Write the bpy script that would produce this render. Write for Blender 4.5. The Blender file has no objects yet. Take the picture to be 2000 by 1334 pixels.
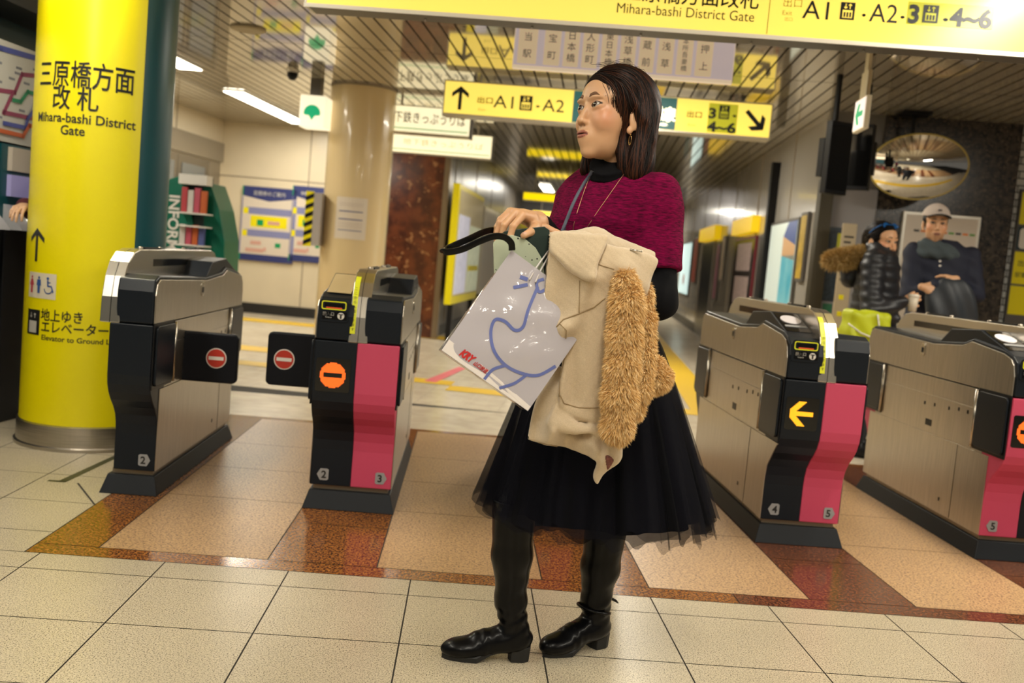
import bpy, bmesh, math, random
import numpy as np
from mathutils import Vector, Matrix
random.seed(7); RNG = np.random.default_rng(7)
SC = bpy.context.scene
COL = SC.collection
# ---------------------------------------------------------------- camera
YAW, PITCH, ROLL, FPX, CAMZ = 0.049079, -0.083675, 0.088883, 1944.0, 1.085
def _basis():
    cy, sy, cp, sp = math.cos(YAW), math.sin(YAW), math.cos(PITCH), math.sin(PITCH)
    f = Vector((sy*cp, cy*cp, sp)); r = Vector((cy, -sy, 0)); u = r.cross(f)
    cr, sr = math.cos(ROLL), math.sin(ROLL)
    return f, r*cr + u*sr, u*cr - r*sr
CF, CR, CU = _basis()
camd = bpy.data.cameras.new('camera'); cam = bpy.data.objects.new('camera', camd); COL.objects.link(cam)
cam.matrix_world = Matrix(((CR.x, CU.x, -CF.x, 0), (CR.y, CU.y, -CF.y, 0), (CR.z, CU.z, -CF.z, CAMZ), (0, 0, 0, 1)))
camd.sensor_width = 36; camd.lens = FPX*36/2000; camd.clip_end = 200
camd.dof.use_dof = True; camd.dof.focus_distance = 2.62; camd.dof.aperture_fstop = 3.4
SC.camera = cam
SC.view_settings.view_transform = 'Standard'; SC.view_settings.look = 'None'
SC.view_settings.gamma = 1; SC.view_settings.use_curve_mapping = False
SC.view_settings.exposure = -0.02
# ---------------------------------------------------------------- world: dim warm light of the rest of the concourse
wd = bpy.data.worlds.new('concourse'); SC.world = wd; wd.use_nodes = True
wd.node_tree.nodes['Background'].inputs[0].default_value = (1.0, .92, .80, 1)
wd.node_tree.nodes['Background'].inputs[1].default_value = .10
CZ = 2.6                       # ceiling height
SA = math.radians(7.3)         # the concourse ceiling, signs and corridor are turned this much from the gates
def S(u, v, z=0):              # concourse frame -> world
    return Vector((u*math.cos(SA) + v*math.sin(SA), -u*math.sin(SA) + v*math.cos(SA), z))
def P(x, y, Y):                # a point seen at x, y of the photo, standing Y metres ahead
    d = CF + CR*((x-1000)/FPX) - CU*((y-667)/FPX)
    return Vector((0, 0, CAMZ)) + d*(Y/d.y)
# ceiling lamps: recessed linear fluorescent fixtures (u, v, length); two unseen ones added to brighten the pale tiles
LAMPS = [(-4.05, 11.75, 2.4), (-4.0, 8.55, 1.5), (-2.2, 1.4, 2.4), (.2, .6, 2.4), (2.6, 1.3, 2.4), (-2.4, 4.3, 1.2), (1.9, 4.0, 1.2), (3.9, 4.4, 2.4), (.25, 7.2, 1.2), (.25, 10.7, 1.8), (-1.2, 21.0, 1.8), (.8, 24, 2.4), (-4.2, 5.6, 2.4), (-.6, -1.6, 2.4), (3.4, -1.6, 2.4)]
for (u, v, L) in LAMPS:
    ld = bpy.data.lights.new('ceiling_lamp_light', 'AREA'); ld.shape = 'RECTANGLE'; ld.size = .2; ld.size_y = L
    ld.energy = (12 if v < 0 else 18 if v < 2 else 33 if v < 5 else 24 if u < -3 else 40)*L; ld.color = (1.0, .93, .80)
    lo = bpy.data.objects.new('ceiling_lamp_light', ld); COL.objects.link(lo)
    lo.location = S(u, v, CZ-.035); lo.rotation_euler = (0, 0, -SA)
# ---------------------------------------------------------------- helpers
MATS = {}
def N(nt, t, **k):
    n = nt.nodes.new(t)
    for a, b in k.items():
        setattr(n, a, b)
    return n
def mat(name, col, rough=.5, metal=0.0, var=0.0, vs=20, bump=0.0, bs=200, bscale=(1, 1, 1), em=None, es=0, spec=.5, coat=0, alpha=1, var2=None, sheen=0, trans=0):
    if name in MATS: return MATS[name]
    m = bpy.data.materials.new(name); m.use_nodes = True; nt = m.node_tree; b = nt.nodes['Principled BSDF']
    c = (*col, 1)
    b.inputs['Base Color'].default_value = c; b.inputs['Roughness'].default_value = rough; b.inputs['Metallic'].default_value = metal
    b.inputs['Specular IOR Level'].default_value = spec; b.inputs['Coat Weight'].default_value = coat; b.inputs['Alpha'].default_value = alpha
    b.inputs['Sheen Weight'].default_value = sheen; b.inputs['Transmission Weight'].default_value = trans
    tc = N(nt, 'ShaderNodeTexCoord'); mp = N(nt, 'ShaderNodeMapping'); mp.inputs['Scale'].default_value = bscale
    nt.links.new(tc.outputs['Object'], mp.inputs['Vector'])
    if var:
        n = N(nt, 'ShaderNodeTexNoise'); n.inputs['Scale'].default_value = vs; n.inputs['Detail'].default_value = 4
        r = N(nt, 'ShaderNodeMix', data_type='RGBA'); nt.links.new(mp.outputs[0], n.inputs['Vector'])
        mr = N(nt, 'ShaderNodeMapRange'); mr.inputs['From Min'].default_value = .3; mr.inputs['From Max'].default_value = .7
        nt.links.new(n.outputs['Fac'], mr.inputs['Value']); nt.links.new(mr.outputs[0], r.inputs['Factor'])
        c2 = var2 or tuple(x*(1-var) for x in col)
        r.inputs[6].default_value = c; r.inputs[7].default_value = (*c2, 1); nt.links.new(r.outputs[2], b.inputs['Base Color'])
    if bump:
        n = N(nt, 'ShaderNodeTexNoise'); n.inputs['Scale'].default_value = bs; n.inputs['Detail'].default_value = 3; nt.links.new(mp.outputs[0], n.inputs['Vector'])
        bp = N(nt, 'ShaderNodeBump'); bp.inputs['Strength'].default_value = bump; bp.inputs['Distance'].default_value = .002
        nt.links.new(n.outputs['Fac'], bp.inputs['Height']); nt.links.new(bp.outputs[0], b.inputs['Normal'])
    if em:
        b.inputs['Emission Color'].default_value = (*em, 1); b.inputs['Emission Strength'].default_value = es
    MATS[name] = m; return m
def obj(name, verts, faces, mats, parent=None, smooth=False, mi=None, bevel=0, seg=2):
    me = bpy.data.meshes.new(name); me.from_pydata([tuple(v) for v in verts], [], faces)
    for m in (mats if isinstance(mats, (list, tuple)) else [mats]): me.materials.append(m)
    if mi is not None: me.polygons.foreach_set('material_index', mi)
    if smooth: me.polygons.foreach_set('use_smooth', [True]*len(me.polygons))
    me.update()
    o = bpy.data.objects.new(name, me); COL.objects.link(o)
    if parent: o.parent = parent
    if bevel:
        b = o.modifiers.new('bevel', 'BEVEL'); b.width = bevel; b.segments = seg; b.limit_method = 'ANGLE'
    return o
def thing(name, label, cat, loc=(0, 0, 0), rz=0, group=None):
    o = bpy.data.objects.new(name, None); COL.objects.link(o); o.location = loc; o.rotation_euler = (0, 0, rz)
    o.empty_display_size = .1; tag(o, label, cat, group); return o
def tag(o, label, cat, group=None, kind=None):
    o['label'] = label; o['category'] = cat
    if group: o['group'] = group
    if kind: o['kind'] = kind
    return o
def struct(o): o['kind'] = 'structure'; return o
class MB:
    def __init__(s): s.v = []; s.f = []; s.m = []
    def add(s, v, f, m=0, M=None):
        n = len(s.v); s.v += [tuple(M @ Vector(p)) if M else tuple(p) for p in v]; s.f += [tuple(i+n for i in q) for q in f]; s.m += [m]*len(f); return s
    def box(s, x0, x1, y0, y1, z0, z1, m=0, M=None):
        return s.add([(x0,y0,z0),(x1,y0,z0),(x1,y1,z0),(x0,y1,z0),(x0,y0,z1),(x1,y0,z1),(x1,y1,z1),(x0,y1,z1)],
                     [(0,3,2,1),(4,5,6,7),(0,1,5,4),(1,2,6,5),(2,3,7,6),(3,0,4,7)], m, M)
    def prism(s, prof, a0, a1, axis='x', m=0, M=None, mside=None):   # prof: 2-D outline, extruded along axis
        n = len(prof)
        def p(a, q): return {'x': (a, q[0], q[1]), 'y': (q[0], a, q[1]), 'z': (q[0], q[1], a)}[axis]
        v = [p(a0, q) for q in prof] + [p(a1, q) for q in prof]
        area = sum(prof[i][0]*prof[(i+1) % n][1] - prof[(i+1) % n][0]*prof[i][1] for i in range(n))
        flip = (area < 0) ^ (axis == 'y') ^ (a1 < a0)
        caps = [tuple(range(n))[::-1], tuple(range(n, 2*n))]; side = [(i, (i+1) % n, (i+1) % n+n, i+n) for i in range(n)]
        if flip: caps = [c[::-1] for c in caps]; side = [c[::-1] for c in side]
        s.add(v, caps, m if mside is None else mside, M); k = len(s.v)-2*n
        s.f += [tuple(i+k for i in q) for q in side]; s.m += [m]*n; return s
    def tube(s, pts, r, n=8, m=0, cap=True):
        pts = [Vector(p) for p in pts]; R = r if isinstance(r, (list, tuple)) else [r]*len(pts); k = len(s.v); up = Vector((0, 0, 1)); prev = None
        for i, p in enumerate(pts):
            t = (pts[min(i+1, len(pts)-1)] - pts[max(i-1, 0)]).normalized()
            if prev is None: a = t.orthogonal().normalized()
            else: a = (prev - t*prev.dot(t)).normalized()
            prev = a; b = t.cross(a)
            for j in range(n):
                w = 2*math.pi*j/n; s.v.append(tuple(p + (a*math.cos(w) + b*math.sin(w))*R[i]))
        for i in range(len(pts)-1):
            for j in range(n): s.f.append((k+i*n+j, k+i*n+(j+1) % n, k+(i+1)*n+(j+1) % n, k+(i+1)*n+j)); s.m.append(m)
        if cap:
            s.f.append(tuple(k+j for j in range(n))[::-1]); s.f.append(tuple(k+(len(pts)-1)*n+j for j in range(n))); s.m += [m, m]
        return s
    def lathe(s, prof, c=(0, 0, 0), n=32, m=0, cap=True):            # prof: (radius, z)
        k = len(s.v)
        for (r, z) in prof:
            for j in range(n): w = 2*math.pi*j/n; s.v.append((c[0]+r*math.cos(w), c[1]+r*math.sin(w), c[2]+z))
        for i in range(len(prof)-1):
            for j in range(n): s.f.append((k+i*n+j, k+i*n+(j+1) % n, k+(i+1)*n+(j+1) % n, k+(i+1)*n+j)); s.m.append(m)
        if cap: s.f.append(tuple(k+j for j in range(n))[::-1]); s.f.append(tuple(k+(len(prof)-1)*n+j for j in range(n))); s.m += [m, m]
        return s
    def build(s, name, mats, parent=None, smooth=False, bevel=0, seg=2):
        return obj(name, s.v, s.f, mats, parent, smooth, s.m, bevel, seg)
def rrect(x0, x1, z0, z1, r, n=5):
    o = []
    for cx, cz, a in ((x1-r, z0+r, -90), (x1-r, z1-r, 0), (x0+r, z1-r, 90), (x0+r, z0+r, 180)):
        for i in range(n+1): w = math.radians(a+90*i/n); o.append((cx+r*math.cos(w), cz+r*math.sin(w)))
    return o
def circ(cx, cz, r, n=32, rz=None): return [(cx+r*math.cos(2*math.pi*i/n), cz+(rz or r)*math.sin(2*math.pi*i/n)) for i in range(n)]
def rect(x0, x1, z0, z1): return [(x0, z0), (x1, z0), (x1, z1), (x0, z1)]
def flat(mb, prof, y, m=0, M=None, th=.0015):      # thin printed shape standing on a plane facing -y
    return mb.prism(prof, y-th, y, 'y', m, M)
def text_mesh(body, size, ax='CENTER', bold=0.0, sx=1.0, space=1.0, ls=1.0):
    t = bpy.data.curves.new('lettering', 'FONT'); t.body = body; t.size = size; t.align_x = ax; t.offset = 0 if any(ord(c) > 255 for c in body) else bold; t.resolution_u = 3; t.space_character = space; t.space_line = ls
    o = bpy.data.objects.new('lettering', t); COL.objects.link(o)
    bpy.context.view_layer.update()
    me = bpy.data.meshes.new_from_object(o.evaluated_get(bpy.context.evaluated_depsgraph_get()))
    v = np.array([p.co[:] for p in me.vertices]) if len(me.vertices) else np.zeros((0, 3)); f = [tuple(p.vertices) for p in me.polygons]
    bpy.data.objects.remove(o); bpy.data.curves.remove(t); bpy.data.meshes.remove(me)
    if len(v) and bold and any(ord(c) > 255 for c in body):   # heavier strokes: shifted copies
        k = len(v); F0 = f; V0 = v; v = [V0]; f = list(F0)
        for q, (dx, dy) in enumerate(((bold, 0), (-bold, 0), (0, bold), (0, -bold))):
            v.append(V0+np.array((dx, dy, 0))); f += [tuple(i+k*(q+1) for i in g_) for g_ in F0]
        v = np.concatenate(v)
    if len(v): v[:, 0] *= sx
    return v, f
def put_text(mb, body, size, x, z, y, ax='CENTER', m=0, bold=0.0, sx=1.0, M=None, vert=False, rot=0, space=1.0, ls=1.0, fit=None):
    # text on a plane facing -y, baseline at (x, z); fit = wanted width
    v, f = text_mesh(body, size, ax, bold, sx, space, ls)
    if not len(v): return
    if fit:
        w = v[:, 0].max()-v[:, 0].min(); v[:, 0] *= fit/w
    c, s_ = math.cos(rot), math.sin(rot)
    pts = [(x+p[0]*c-p[1]*s_, y, z+p[0]*s_+p[1]*c) for p in v]
    mb.add(pts, f, m, M)
def arrow(x, z, L, ang, w=.16, head=.42):      # road-sign arrow outline pieces (shaft and chevron)
    out = []
    def T(q): c, s_ = math.cos(ang), math.sin(ang); return (x+q[0]*c-q[1]*s_, z+q[0]*s_+q[1]*c)
    h = L/2; W = w*L/2; H = head*L
    out.append([T(q) for q in ((-h, -W), (h-W*1.2, -W), (h-W*1.2, W), (-h, W))])
    for sg in (1, -1):
        q = [(h, 0), (h-W*2.8, 0), (h-H-W*1.6, sg*(H)), (h-H+W*.9, sg*(H))]
        out.append([T(a) for a in (q if sg > 0 else q[::-1])])
    return out
# signed-distance bodies: smooth unions meshed with surface nets
def ell(p, c, r):
    q = (p-np.array(c))/np.array(r); k = np.linalg.norm(q, axis=-1); k2 = np.linalg.norm(q/np.array(r), axis=-1)
    return k*(k-1)/np.maximum(k2, 1e-6)
def cone(p, a, b, ra, rb):
    a = np.array(a, float); b = np.array(b, float); d = b-a; L = max(d@d, 1e-9)
    t = np.clip(((p-a)@d)/L, 0, 1); return np.linalg.norm(p-a-t[..., None]*d, axis=-1) - (ra+(rb-ra)*t)
def su(a, b, k): h = np.clip(.5+.5*(b-a)/k, 0, 1); return b*(1-h)+a*h-k*h*(1-h)
def ss(a, b, k): return -su(-a, b, k)         # subtract b from a
def si(a, b, k): return -su(-a, -b, k)
def chain(p, pts, rs, k=.01):
    d = None
    for i in range(len(pts)-1):
        e = cone(p, pts[i], pts[i+1], rs[i], rs[i+1]); d = e if d is None else np.minimum(d, e) if k == 0 else su(d, e, k)
    return d
def nets(f, lo, hi, h):
    lo = np.array(lo, float); hi = np.array(hi, float); n = np.ceil((hi-lo)/h).astype(int)+1
    ax = [lo[i]+h*np.arange(n[i]) for i in range(3)]; D = np.empty(n, np.float32)
    Y, Z = np.meshgrid(ax[1], ax[2], indexing='ij')
    stp = max(1, 400000//(n[1]*n[2]))
    for i in range(0, n[0], stp):
        xs = ax[0][i:i+stp]; g = np.empty((len(xs), n[1], n[2], 3)); g[..., 0] = xs[:, None, None]; g[..., 1] = Y; g[..., 2] = Z
        D[i:i+stp] = f(g.reshape(-1, 3)).reshape(len(xs), n[1], n[2])
    D[D == 0] = 1e-7
    sg = D < 0; c = n-1
    acc = np.zeros((*c, 3)); cnt = np.zeros(c)
    cor = [(a, b, e) for a in (0, 1) for b in (0, 1) for e in (0, 1)]
    def sl(o): return tuple(slice(o[k], o[k]+c[k]) for k in range(3))
    for o in cor:
        for k in range(3):
            if o[k]: continue
            q = list(o); q[k] = 1
            A = D[sl(o)]; B = D[sl(q)]; m = (A < 0) != (B < 0); t = np.where(m, A/np.where(m, A-B, 1), 0)
            for j in range(3): acc[..., j] += np.where(m, o[j]+(t if j == k else 0), 0)
            cnt += m
    act = cnt > 0; idx = -np.ones(c, int); idx[act] = np.arange(act.sum())
    base = np.stack(np.meshgrid(*[np.arange(k) for k in c], indexing='ij'), -1)
    V = lo+h*(base[act]+acc[act]/cnt[act][:, None]); F = []
    for k in range(3):
        i1, i2 = (k+1) % 3, (k+2) % 3
        s0 = [slice(1, c[j]) for j in range(3)]; s0[k] = slice(0, c[k]); s1 = list(s0); s1[k] = slice(1, c[k]+1)
        a = sg[tuple(s0)]; b = sg[tuple(s1)]; m = np.argwhere(a != b)
        if not len(m): continue
        fl = a[tuple(m.T)]
        off = np.array([s.start for s in s0]); m = m+off
        def ID(d1, d2): q = m.copy(); q[:, i1] -= d1; q[:, i2] -= d2; return idx[tuple(q.T)]
        Q = np.stack([ID(0, 0), ID(1, 0), ID(1, 1), ID(0, 1)], -1); Q[~fl] = Q[~fl][:, ::-1]; F.append(Q)
    return V, np.concatenate(F)
def body(name, f, lo, hi, h, mats, parent=None, colf=None, tf=None, mi=None, smooth_it=0):
    V, F = nets(f, lo, hi, h)
    if mi is not None: mi = mi(V[F].mean(1)).astype(int).tolist()
    cv = colf(V) if colf is not None else None
    if tf is not None: V = tf(V)
    o = obj(name, V.tolist(), F.tolist(), mats, parent, True, mi)
    if cv is not None:
        at = o.data.color_attributes.new('tint', 'FLOAT_COLOR', 'POINT'); at.data.foreach_set('color', np.concatenate([cv, np.ones((len(cv), 1))], 1).ravel())
    if smooth_it:
        s = o.modifiers.new('smooth', 'SMOOTH'); s.factor = .5; s.iterations = smooth_it
    return o
def tinted(name, rough=.5, bump=0, bs=300, sss=0, spec=.5):
    if name in MATS: return MATS[name]
    m = mat(name, (1, 1, 1), rough, bump=bump, bs=bs, spec=spec); nt = m.node_tree; b = nt.nodes['Principled BSDF']
    a = N(nt, 'ShaderNodeVertexColor', layer_name='tint'); nt.links.new(a.outputs[0], b.inputs['Base Color'])
    if sss: b.inputs['Subsurface Weight'].default_value = sss; b.inputs['Subsurface Radius'].default_value = (.012, .005, .003); b.inputs['Subsurface Scale'].default_value = 1
    return m
# ---------------------------------------------------------------- setting
MS = Matrix.Rotation(-SA, 4, 'Z')
def granite(name, c1, c2, sc=90, rough=.3, spots=(.05, .035, .03), amt=.36, c3=None):
    m = mat(name, c1, rough); nt = m.node_tree; b = nt.nodes['Principled BSDF']
    tc = N(nt, 'ShaderNodeTexCoord')
    n1 = N(nt, 'ShaderNodeTexNoise'); n1.inputs['Scale'].default_value = sc; n1.inputs['Detail'].default_value = 3
    n2 = N(nt, 'ShaderNodeTexNoise'); n2.inputs['Scale'].default_value = sc*1.7; n2.inputs['Detail'].default_value = 2; n2.inputs['Roughness'].default_value = .6
    n3 = N(nt, 'ShaderNodeTexNoise'); n3.inputs['Scale'].default_value = 1.3
    for n in (n1, n2, n3): nt.links.new(tc.outputs['Object'], n.inputs['Vector'])
    r1 = N(nt, 'ShaderNodeValToRGB'); r1.color_ramp.elements[0].position = .38; r1.color_ramp.elements[1].position = .62
    r1.color_ramp.elements[0].color = (*c2, 1); r1.color_ramp.elements[1].color = (*c1, 1); nt.links.new(n1.outputs['Fac'], r1.inputs[0])
    r2 = N(nt, 'ShaderNodeValToRGB'); r2.color_ramp.elements[0].position = amt; r2.color_ramp.elements[1].position = amt+.05
    nt.links.new(n2.outputs['Fac'], r2.inputs[0])
    mx = N(nt, 'ShaderNodeMix', data_type='RGBA'); nt.links.new(r2.outputs[0], mx.inputs['Factor']); mx.inputs[6].default_value = (*spots, 1); nt.links.new(r1.outputs[0], mx.inputs[7])
    # broad wear and tone drift
    mr = N(nt, 'ShaderNodeMapRange'); mr.inputs['From Min'].default_value = .3; mr.inputs['From Max'].default_value = .7; mr.inputs['To Min'].default_value = .88; mr.inputs['To Max'].default_value = 1.06
    nt.links.new(n3.outputs['Fac'], mr.inputs['Value'])
    ml = N(nt, 'ShaderNodeMix', data_type='RGBA', blend_type='MULTIPLY'); ml.inputs['Factor'].default_value = 1
    nt.links.new(mx.outputs[2], ml.inputs[6]); nt.links.new(mr.outputs[0], ml.inputs[7]); nt.links.new(ml.outputs[2], b.inputs['Base Color'])
    return m
m_beige = granite('beige_terrazzo', (.60, .52, .37), (.48, .41, .29), 150, .32, (.10, .08, .05), .40)
m_tan = granite('tan_granite', (.55, .35, .17), (.42, .26, .13), 75, .38, (.13, .07, .05), .40)
m_granite_lit = granite('granite_lit_orange', (.42, .17, .035), (.20, .065, .02), 75, .16, (.05, .02, .015), .44)
m_red = granite('granite_shaded_red', (.24, .085, .035), (.13, .04, .02), 75, .18, (.03, .015, .012), .44)  # same brown granite as above; the lighting shift is put into the colour
m_white = granite('pale_floor_tile', (.68, .60, .46), (.60, .52, .40), 8, .25, (.5, .42, .3), .2)
m_grout = mat('grout', (.035, .03, .025), .8)
m_tact = mat('tactile_yellow', (.72, .46, .02), .5, bump=.6, bs=60)
m_pinkrefl = mat('pink_reflection', (.75, .16, .2), .4)
m_groove = mat('floor_channel', (.05, .05, .02), .5)
F = MB(); g = .0022
def tile(x0, x1, y0, y1, m): F.add([(x0+g, y0+g, 0), (x1-g, y0+g, 0), (x1-g, y1-g, 0), (x0+g, y1-g, 0)], [(0, 1, 2, 3)], m)
xs = [(c-3.265)*.4 for c in range(-14, 24)]
ys = [3.215, 3.066] + [3.066-.39*i for i in range(1, 20)]
for i in range(len(ys)-1):
    for k in range(len(xs)-1): tile(xs[k], xs[k+1], ys[i+1], ys[i], 0)
ly = [3.215, 3.445, 3.83, 4.245, 4.67, 5.1, 5.5, 6.0]; lx = [-1.357, -1.705, -2.1, -2.5, -2.9, -3.3, -3.7, -4.1, -4.5, -4.9, -5.3, -5.7, -6.1]
for i in range(len(ly)-1):
    for k in range(len(lx)-1): tile(lx[k+1], lx[k], ly[i], ly[i+1], 0)
# brown granite band round the gates
XE = 8.0
tile(-1.357, 1.0, 3.215, 3.315, 2); tile(1.0, XE, 3.215, 3.315, 3); tile(-1.357, -1.155, 3.315, 5.93, 2); tile(-1.357, XE, 5.93, 6.0, 2)  # left part in the warm lit tone, right part in the shaded tone
strips = [(-.595, -.227, 2), (.337, .708, 2), (1.272, 1.652, 3), (2.22, 2.6, 3), (3.17, 3.55, 3), (4.12, 4.5, 3), (5.07, 5.45, 3)]
cur = -1.155; seams = [3.315, 4.07, 4.62, 5.185, 5.93]
for a, b, m in strips:
    for j in range(4): tile(cur, a, seams[j], seams[j+1], 1)
    for y0, y1 in ((3.315, 3.79), (3.79, 5.2), (5.2, 5.93)): tile(a, b, y0, y1, m)
    cur = b
for j in range(4): tile(cur, XE, seams[j], seams[j+1], 1)
# paid area: pale tiles laid along the concourse axis
def suv(x, y): return (x*math.cos(SA)-y*math.sin(SA), x*math.sin(SA)+y*math.cos(SA))
def qs(u0, u1, v0, v1, z, m):
    F.add([S(u0, v0, z), S(u1, v0, z), S(u1, v1, z), S(u0, v1, z)], [(0, 1, 2, 3)], m)
F.add([(-9, 6.0, -.0005), (12, 6.0, -.0005), (12, 6.9, -.0005), (-9, 6.9, -.0005)], [(0, 1, 2, 3)], 4)
for u in range(-14, 16):
    for v in range(0, 34):
        v0 = 6.9+v*.9; 
        if v0 < 7.3 and u > -1: v0 += .0
        qs(u*.6+g, u*.6+.6-g, v0+g, v0+.9-g, 0, 4)
for k in range(-60, 60): # fine score lines across the pale tiles
    qs(k*.12-.0012, k*.12+.0012, 6.9, 16, .0006, 8)
for (u0, u1, v0, v1) in ((-3.6, -1.1, 8.02-.0, 8.30), (-4.1, -1.9, 9.05, 9.45), (-1.1, 6, 7.72, 8.02), (-9, -1.6, 12.15, 12.65), (.85, 1.15, 8.02, 38), (-3.6, -3.3, 8.3, 9.05)):
    qs(u0, u1, v0, v1, .003, 5)
F.add([(-.30, 8.25, .0032), (-.2, 8.2, .0032), (.06, 9.45, .0032), (-.02, 9.5, .0032)], [(0, 1, 2, 3)], 6)  # pink floor reflection painted as a strip on the tiles
F.add([(-1.62, 4.13, .0008), (-1.585, 4.13, .0008), (-1.545, 4.75, .0008), (-1.575, 4.75, .0008)], [(0, 1, 2, 3)], 9)
F.add([(-1.66, 4.115, .0008), (-1.585, 4.115, .0008), (-1.585, 4.14, .0008), (-1.66, 4.14, .0008)], [(0, 1, 2, 3)], 9)
F.add([(-1.54, 4.118, .0008), (-1.533, 4.123, .0008), (-1.357, 3.828, .0008), (-1.362, 3.822, .0008)], [(0, 1, 2, 3)], 7)
F.box(-14, 16, -6, 46, -.06, -.0025, 7)
struct(F.build('floor', [m_beige, m_tan, m_granite_lit, m_red, m_white, m_tact, m_pinkrefl, m_grout, mat('tile_score', (.42, .36, .27), .6), m_groove]))
# ceiling: glossy enamelled slats along the concourse, dark joints between them
m = mat('ceiling_slats', (.62, .57, .47), .15, spec=.9); nt = m.node_tree; b = nt.nodes['Principled BSDF']
tc = N(nt, 'ShaderNodeTexCoord'); sep = N(nt, 'ShaderNodeSeparateXYZ'); nt.links.new(tc.outputs['Object'], sep.inputs[0])
def M2(op, a, bb, c=None):
    n = N(nt, 'ShaderNodeMath', operation=op)
    for i, x in enumerate((a, bb, c)):
        if x is None: continue
        if isinstance(x, (int, float)): n.inputs[i].default_value = x
        else: nt.links.new(x, n.inputs[i])
    return n.outputs[0]
fx = M2('PINGPONG', sep.outputs[0], .055); lx_ = M2('LESS_THAN', fx, .0072)
fy = M2('PINGPONG', M2('ADD', sep.outputs[1], -.58), 1.8); ly_ = M2('LESS_THAN', fy, .006)
ln = M2('MAXIMUM', lx_, ly_)
mx = N(nt, 'ShaderNodeMix', data_type='RGBA'); nt.links.new(ln, mx.inputs['Factor']); mx.inputs[6].default_value = (.58, .53, .44, 1); mx.inputs[7].default_value = (.03, .025, .02, 1)
nt.links.new(mx.outputs[2], b.inputs['Base Color'])
nt.links.new(M2('MULTIPLY', M2('SUBTRACT', 1.0, ln), .95), b.inputs['Specular IOR Level']); nt.links.new(M2('MULTIPLY', M2('SUBTRACT', 1.0, ln), .5), b.inputs['Metallic']); nt.links.new(M2('ADD', M2('MULTIPLY', ln, .6), .055), b.inputs['Roughness'])
bp = N(nt, 'ShaderNodeBump'); bp.inputs['Strength'].default_value = .4; bp.inputs['Distance'].default_value = .004
nt.links.new(M2('MINIMUM', fx, .008), bp.inputs['Height']); nt.links.new(bp.outputs[0], b.inputs['Normal'])
MB().box(-12, 14, -6, 45, CZ, CZ+.1).build('ceiling', m).rotation_euler = (0, 0, -SA)
struct(bpy.data.objects['ceiling'])
# recessed fluorescent fixtures, the two added fill lamps among them
m_lamp = mat('lamp_tube', (1, 1, 1), .5, em=(1, .93, .76), es=9); m_steel = mat('brushed_steel', (.56, .52, .46), .3, 1, var=.25, vs=6, bscale=(1, 1, 30), bump=.05, bs=60)
m_dark = mat('dark_shell', (.030, .034, .042), .42); m_black = mat('black_plastic', (.006, .006, .007), .4, spec=.25)
for i, (u, v, L) in enumerate(LAMPS[:1]+LAMPS[1:]):
    q = S(u, v, CZ)
    far = v > 6
    lab = ('long recessed fluorescent ceiling lamp left of the cream column', 'recessed fluorescent ceiling lamp just right of the yellow pillar', 'fluorescent ceiling lamp over the tiles in front of the yellow pillar',
           'fluorescent ceiling lamp over the tiles left of the woman', 'fluorescent ceiling lamp over the tiles right of the woman', 'short fluorescent ceiling lamp above the narrow end gate', 'short fluorescent ceiling lamp above the gate with the orange arrow',
           'fluorescent ceiling lamp above the gates at the right edge', 'added short fill lamp, unseen behind the big yellow overhead sign', 'added fill lamp, unseen behind the second yellow sign, above the corridor mouth',
           'fluorescent ceiling lamp deep in the corridor, left one', 'fluorescent ceiling lamp deep in the corridor, farthest one', 'fluorescent ceiling lamp above the ticket machines', 'fluorescent ceiling lamp behind the viewer, left one', 'fluorescent ceiling lamp behind the viewer, right one')[i]
    t = thing('ceiling_lamp', lab, 'lamp', q, -SA, 'recessed ceiling lamps of the concourse')
    MB().box(-.13, .13, -L/2-.02, L/2+.02, -.012, .002).build('frame', mat('lamp_frame', (.6, .57, .5), .4), t)
    MB().box(-.11, .11, -L/2, L/2, -.02, -.0125).build('diffuser', m_lamp, t)
# walls
m_panel = mat('beige_wall_panel', (.70, .61, .44), .35, var=.08, vs=2); m_joint = mat('panel_joint', (.25, .2, .14), .7); m_skirt = mat('black_skirting', (.015, .014, .014), .4)
def Sbox(mb, u0, u1, v0, v1, z0, z1, m=0): mb.box(u0, u1, v0, v1, z0, z1, m, MS)
def Sobj(name, boxes, mats, parent=None, bevel=0):
    mb = MB()
    for q in boxes: Sbox(mb, *q)
    return mb.build(name, mats, parent, bevel=bevel)
# back left wall, v = 13.5
bx = [(-5.3, -1.95, 13.52, 13.7, 0, CZ, 0), (-5.3, -1.95, 13.5, 13.53, 0, .14, 2)]
for u in (-4.05, -2.88): bx.append((u-.006, u+.006, 13.514, 13.53, .14, CZ, 1))
bx.append((-5.3, -1.95, 13.514, 13.53, 1.86, 1.872, 1))
struct(Sobj('wall_back', bx, [m_panel, m_joint, m_skirt]))
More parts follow.
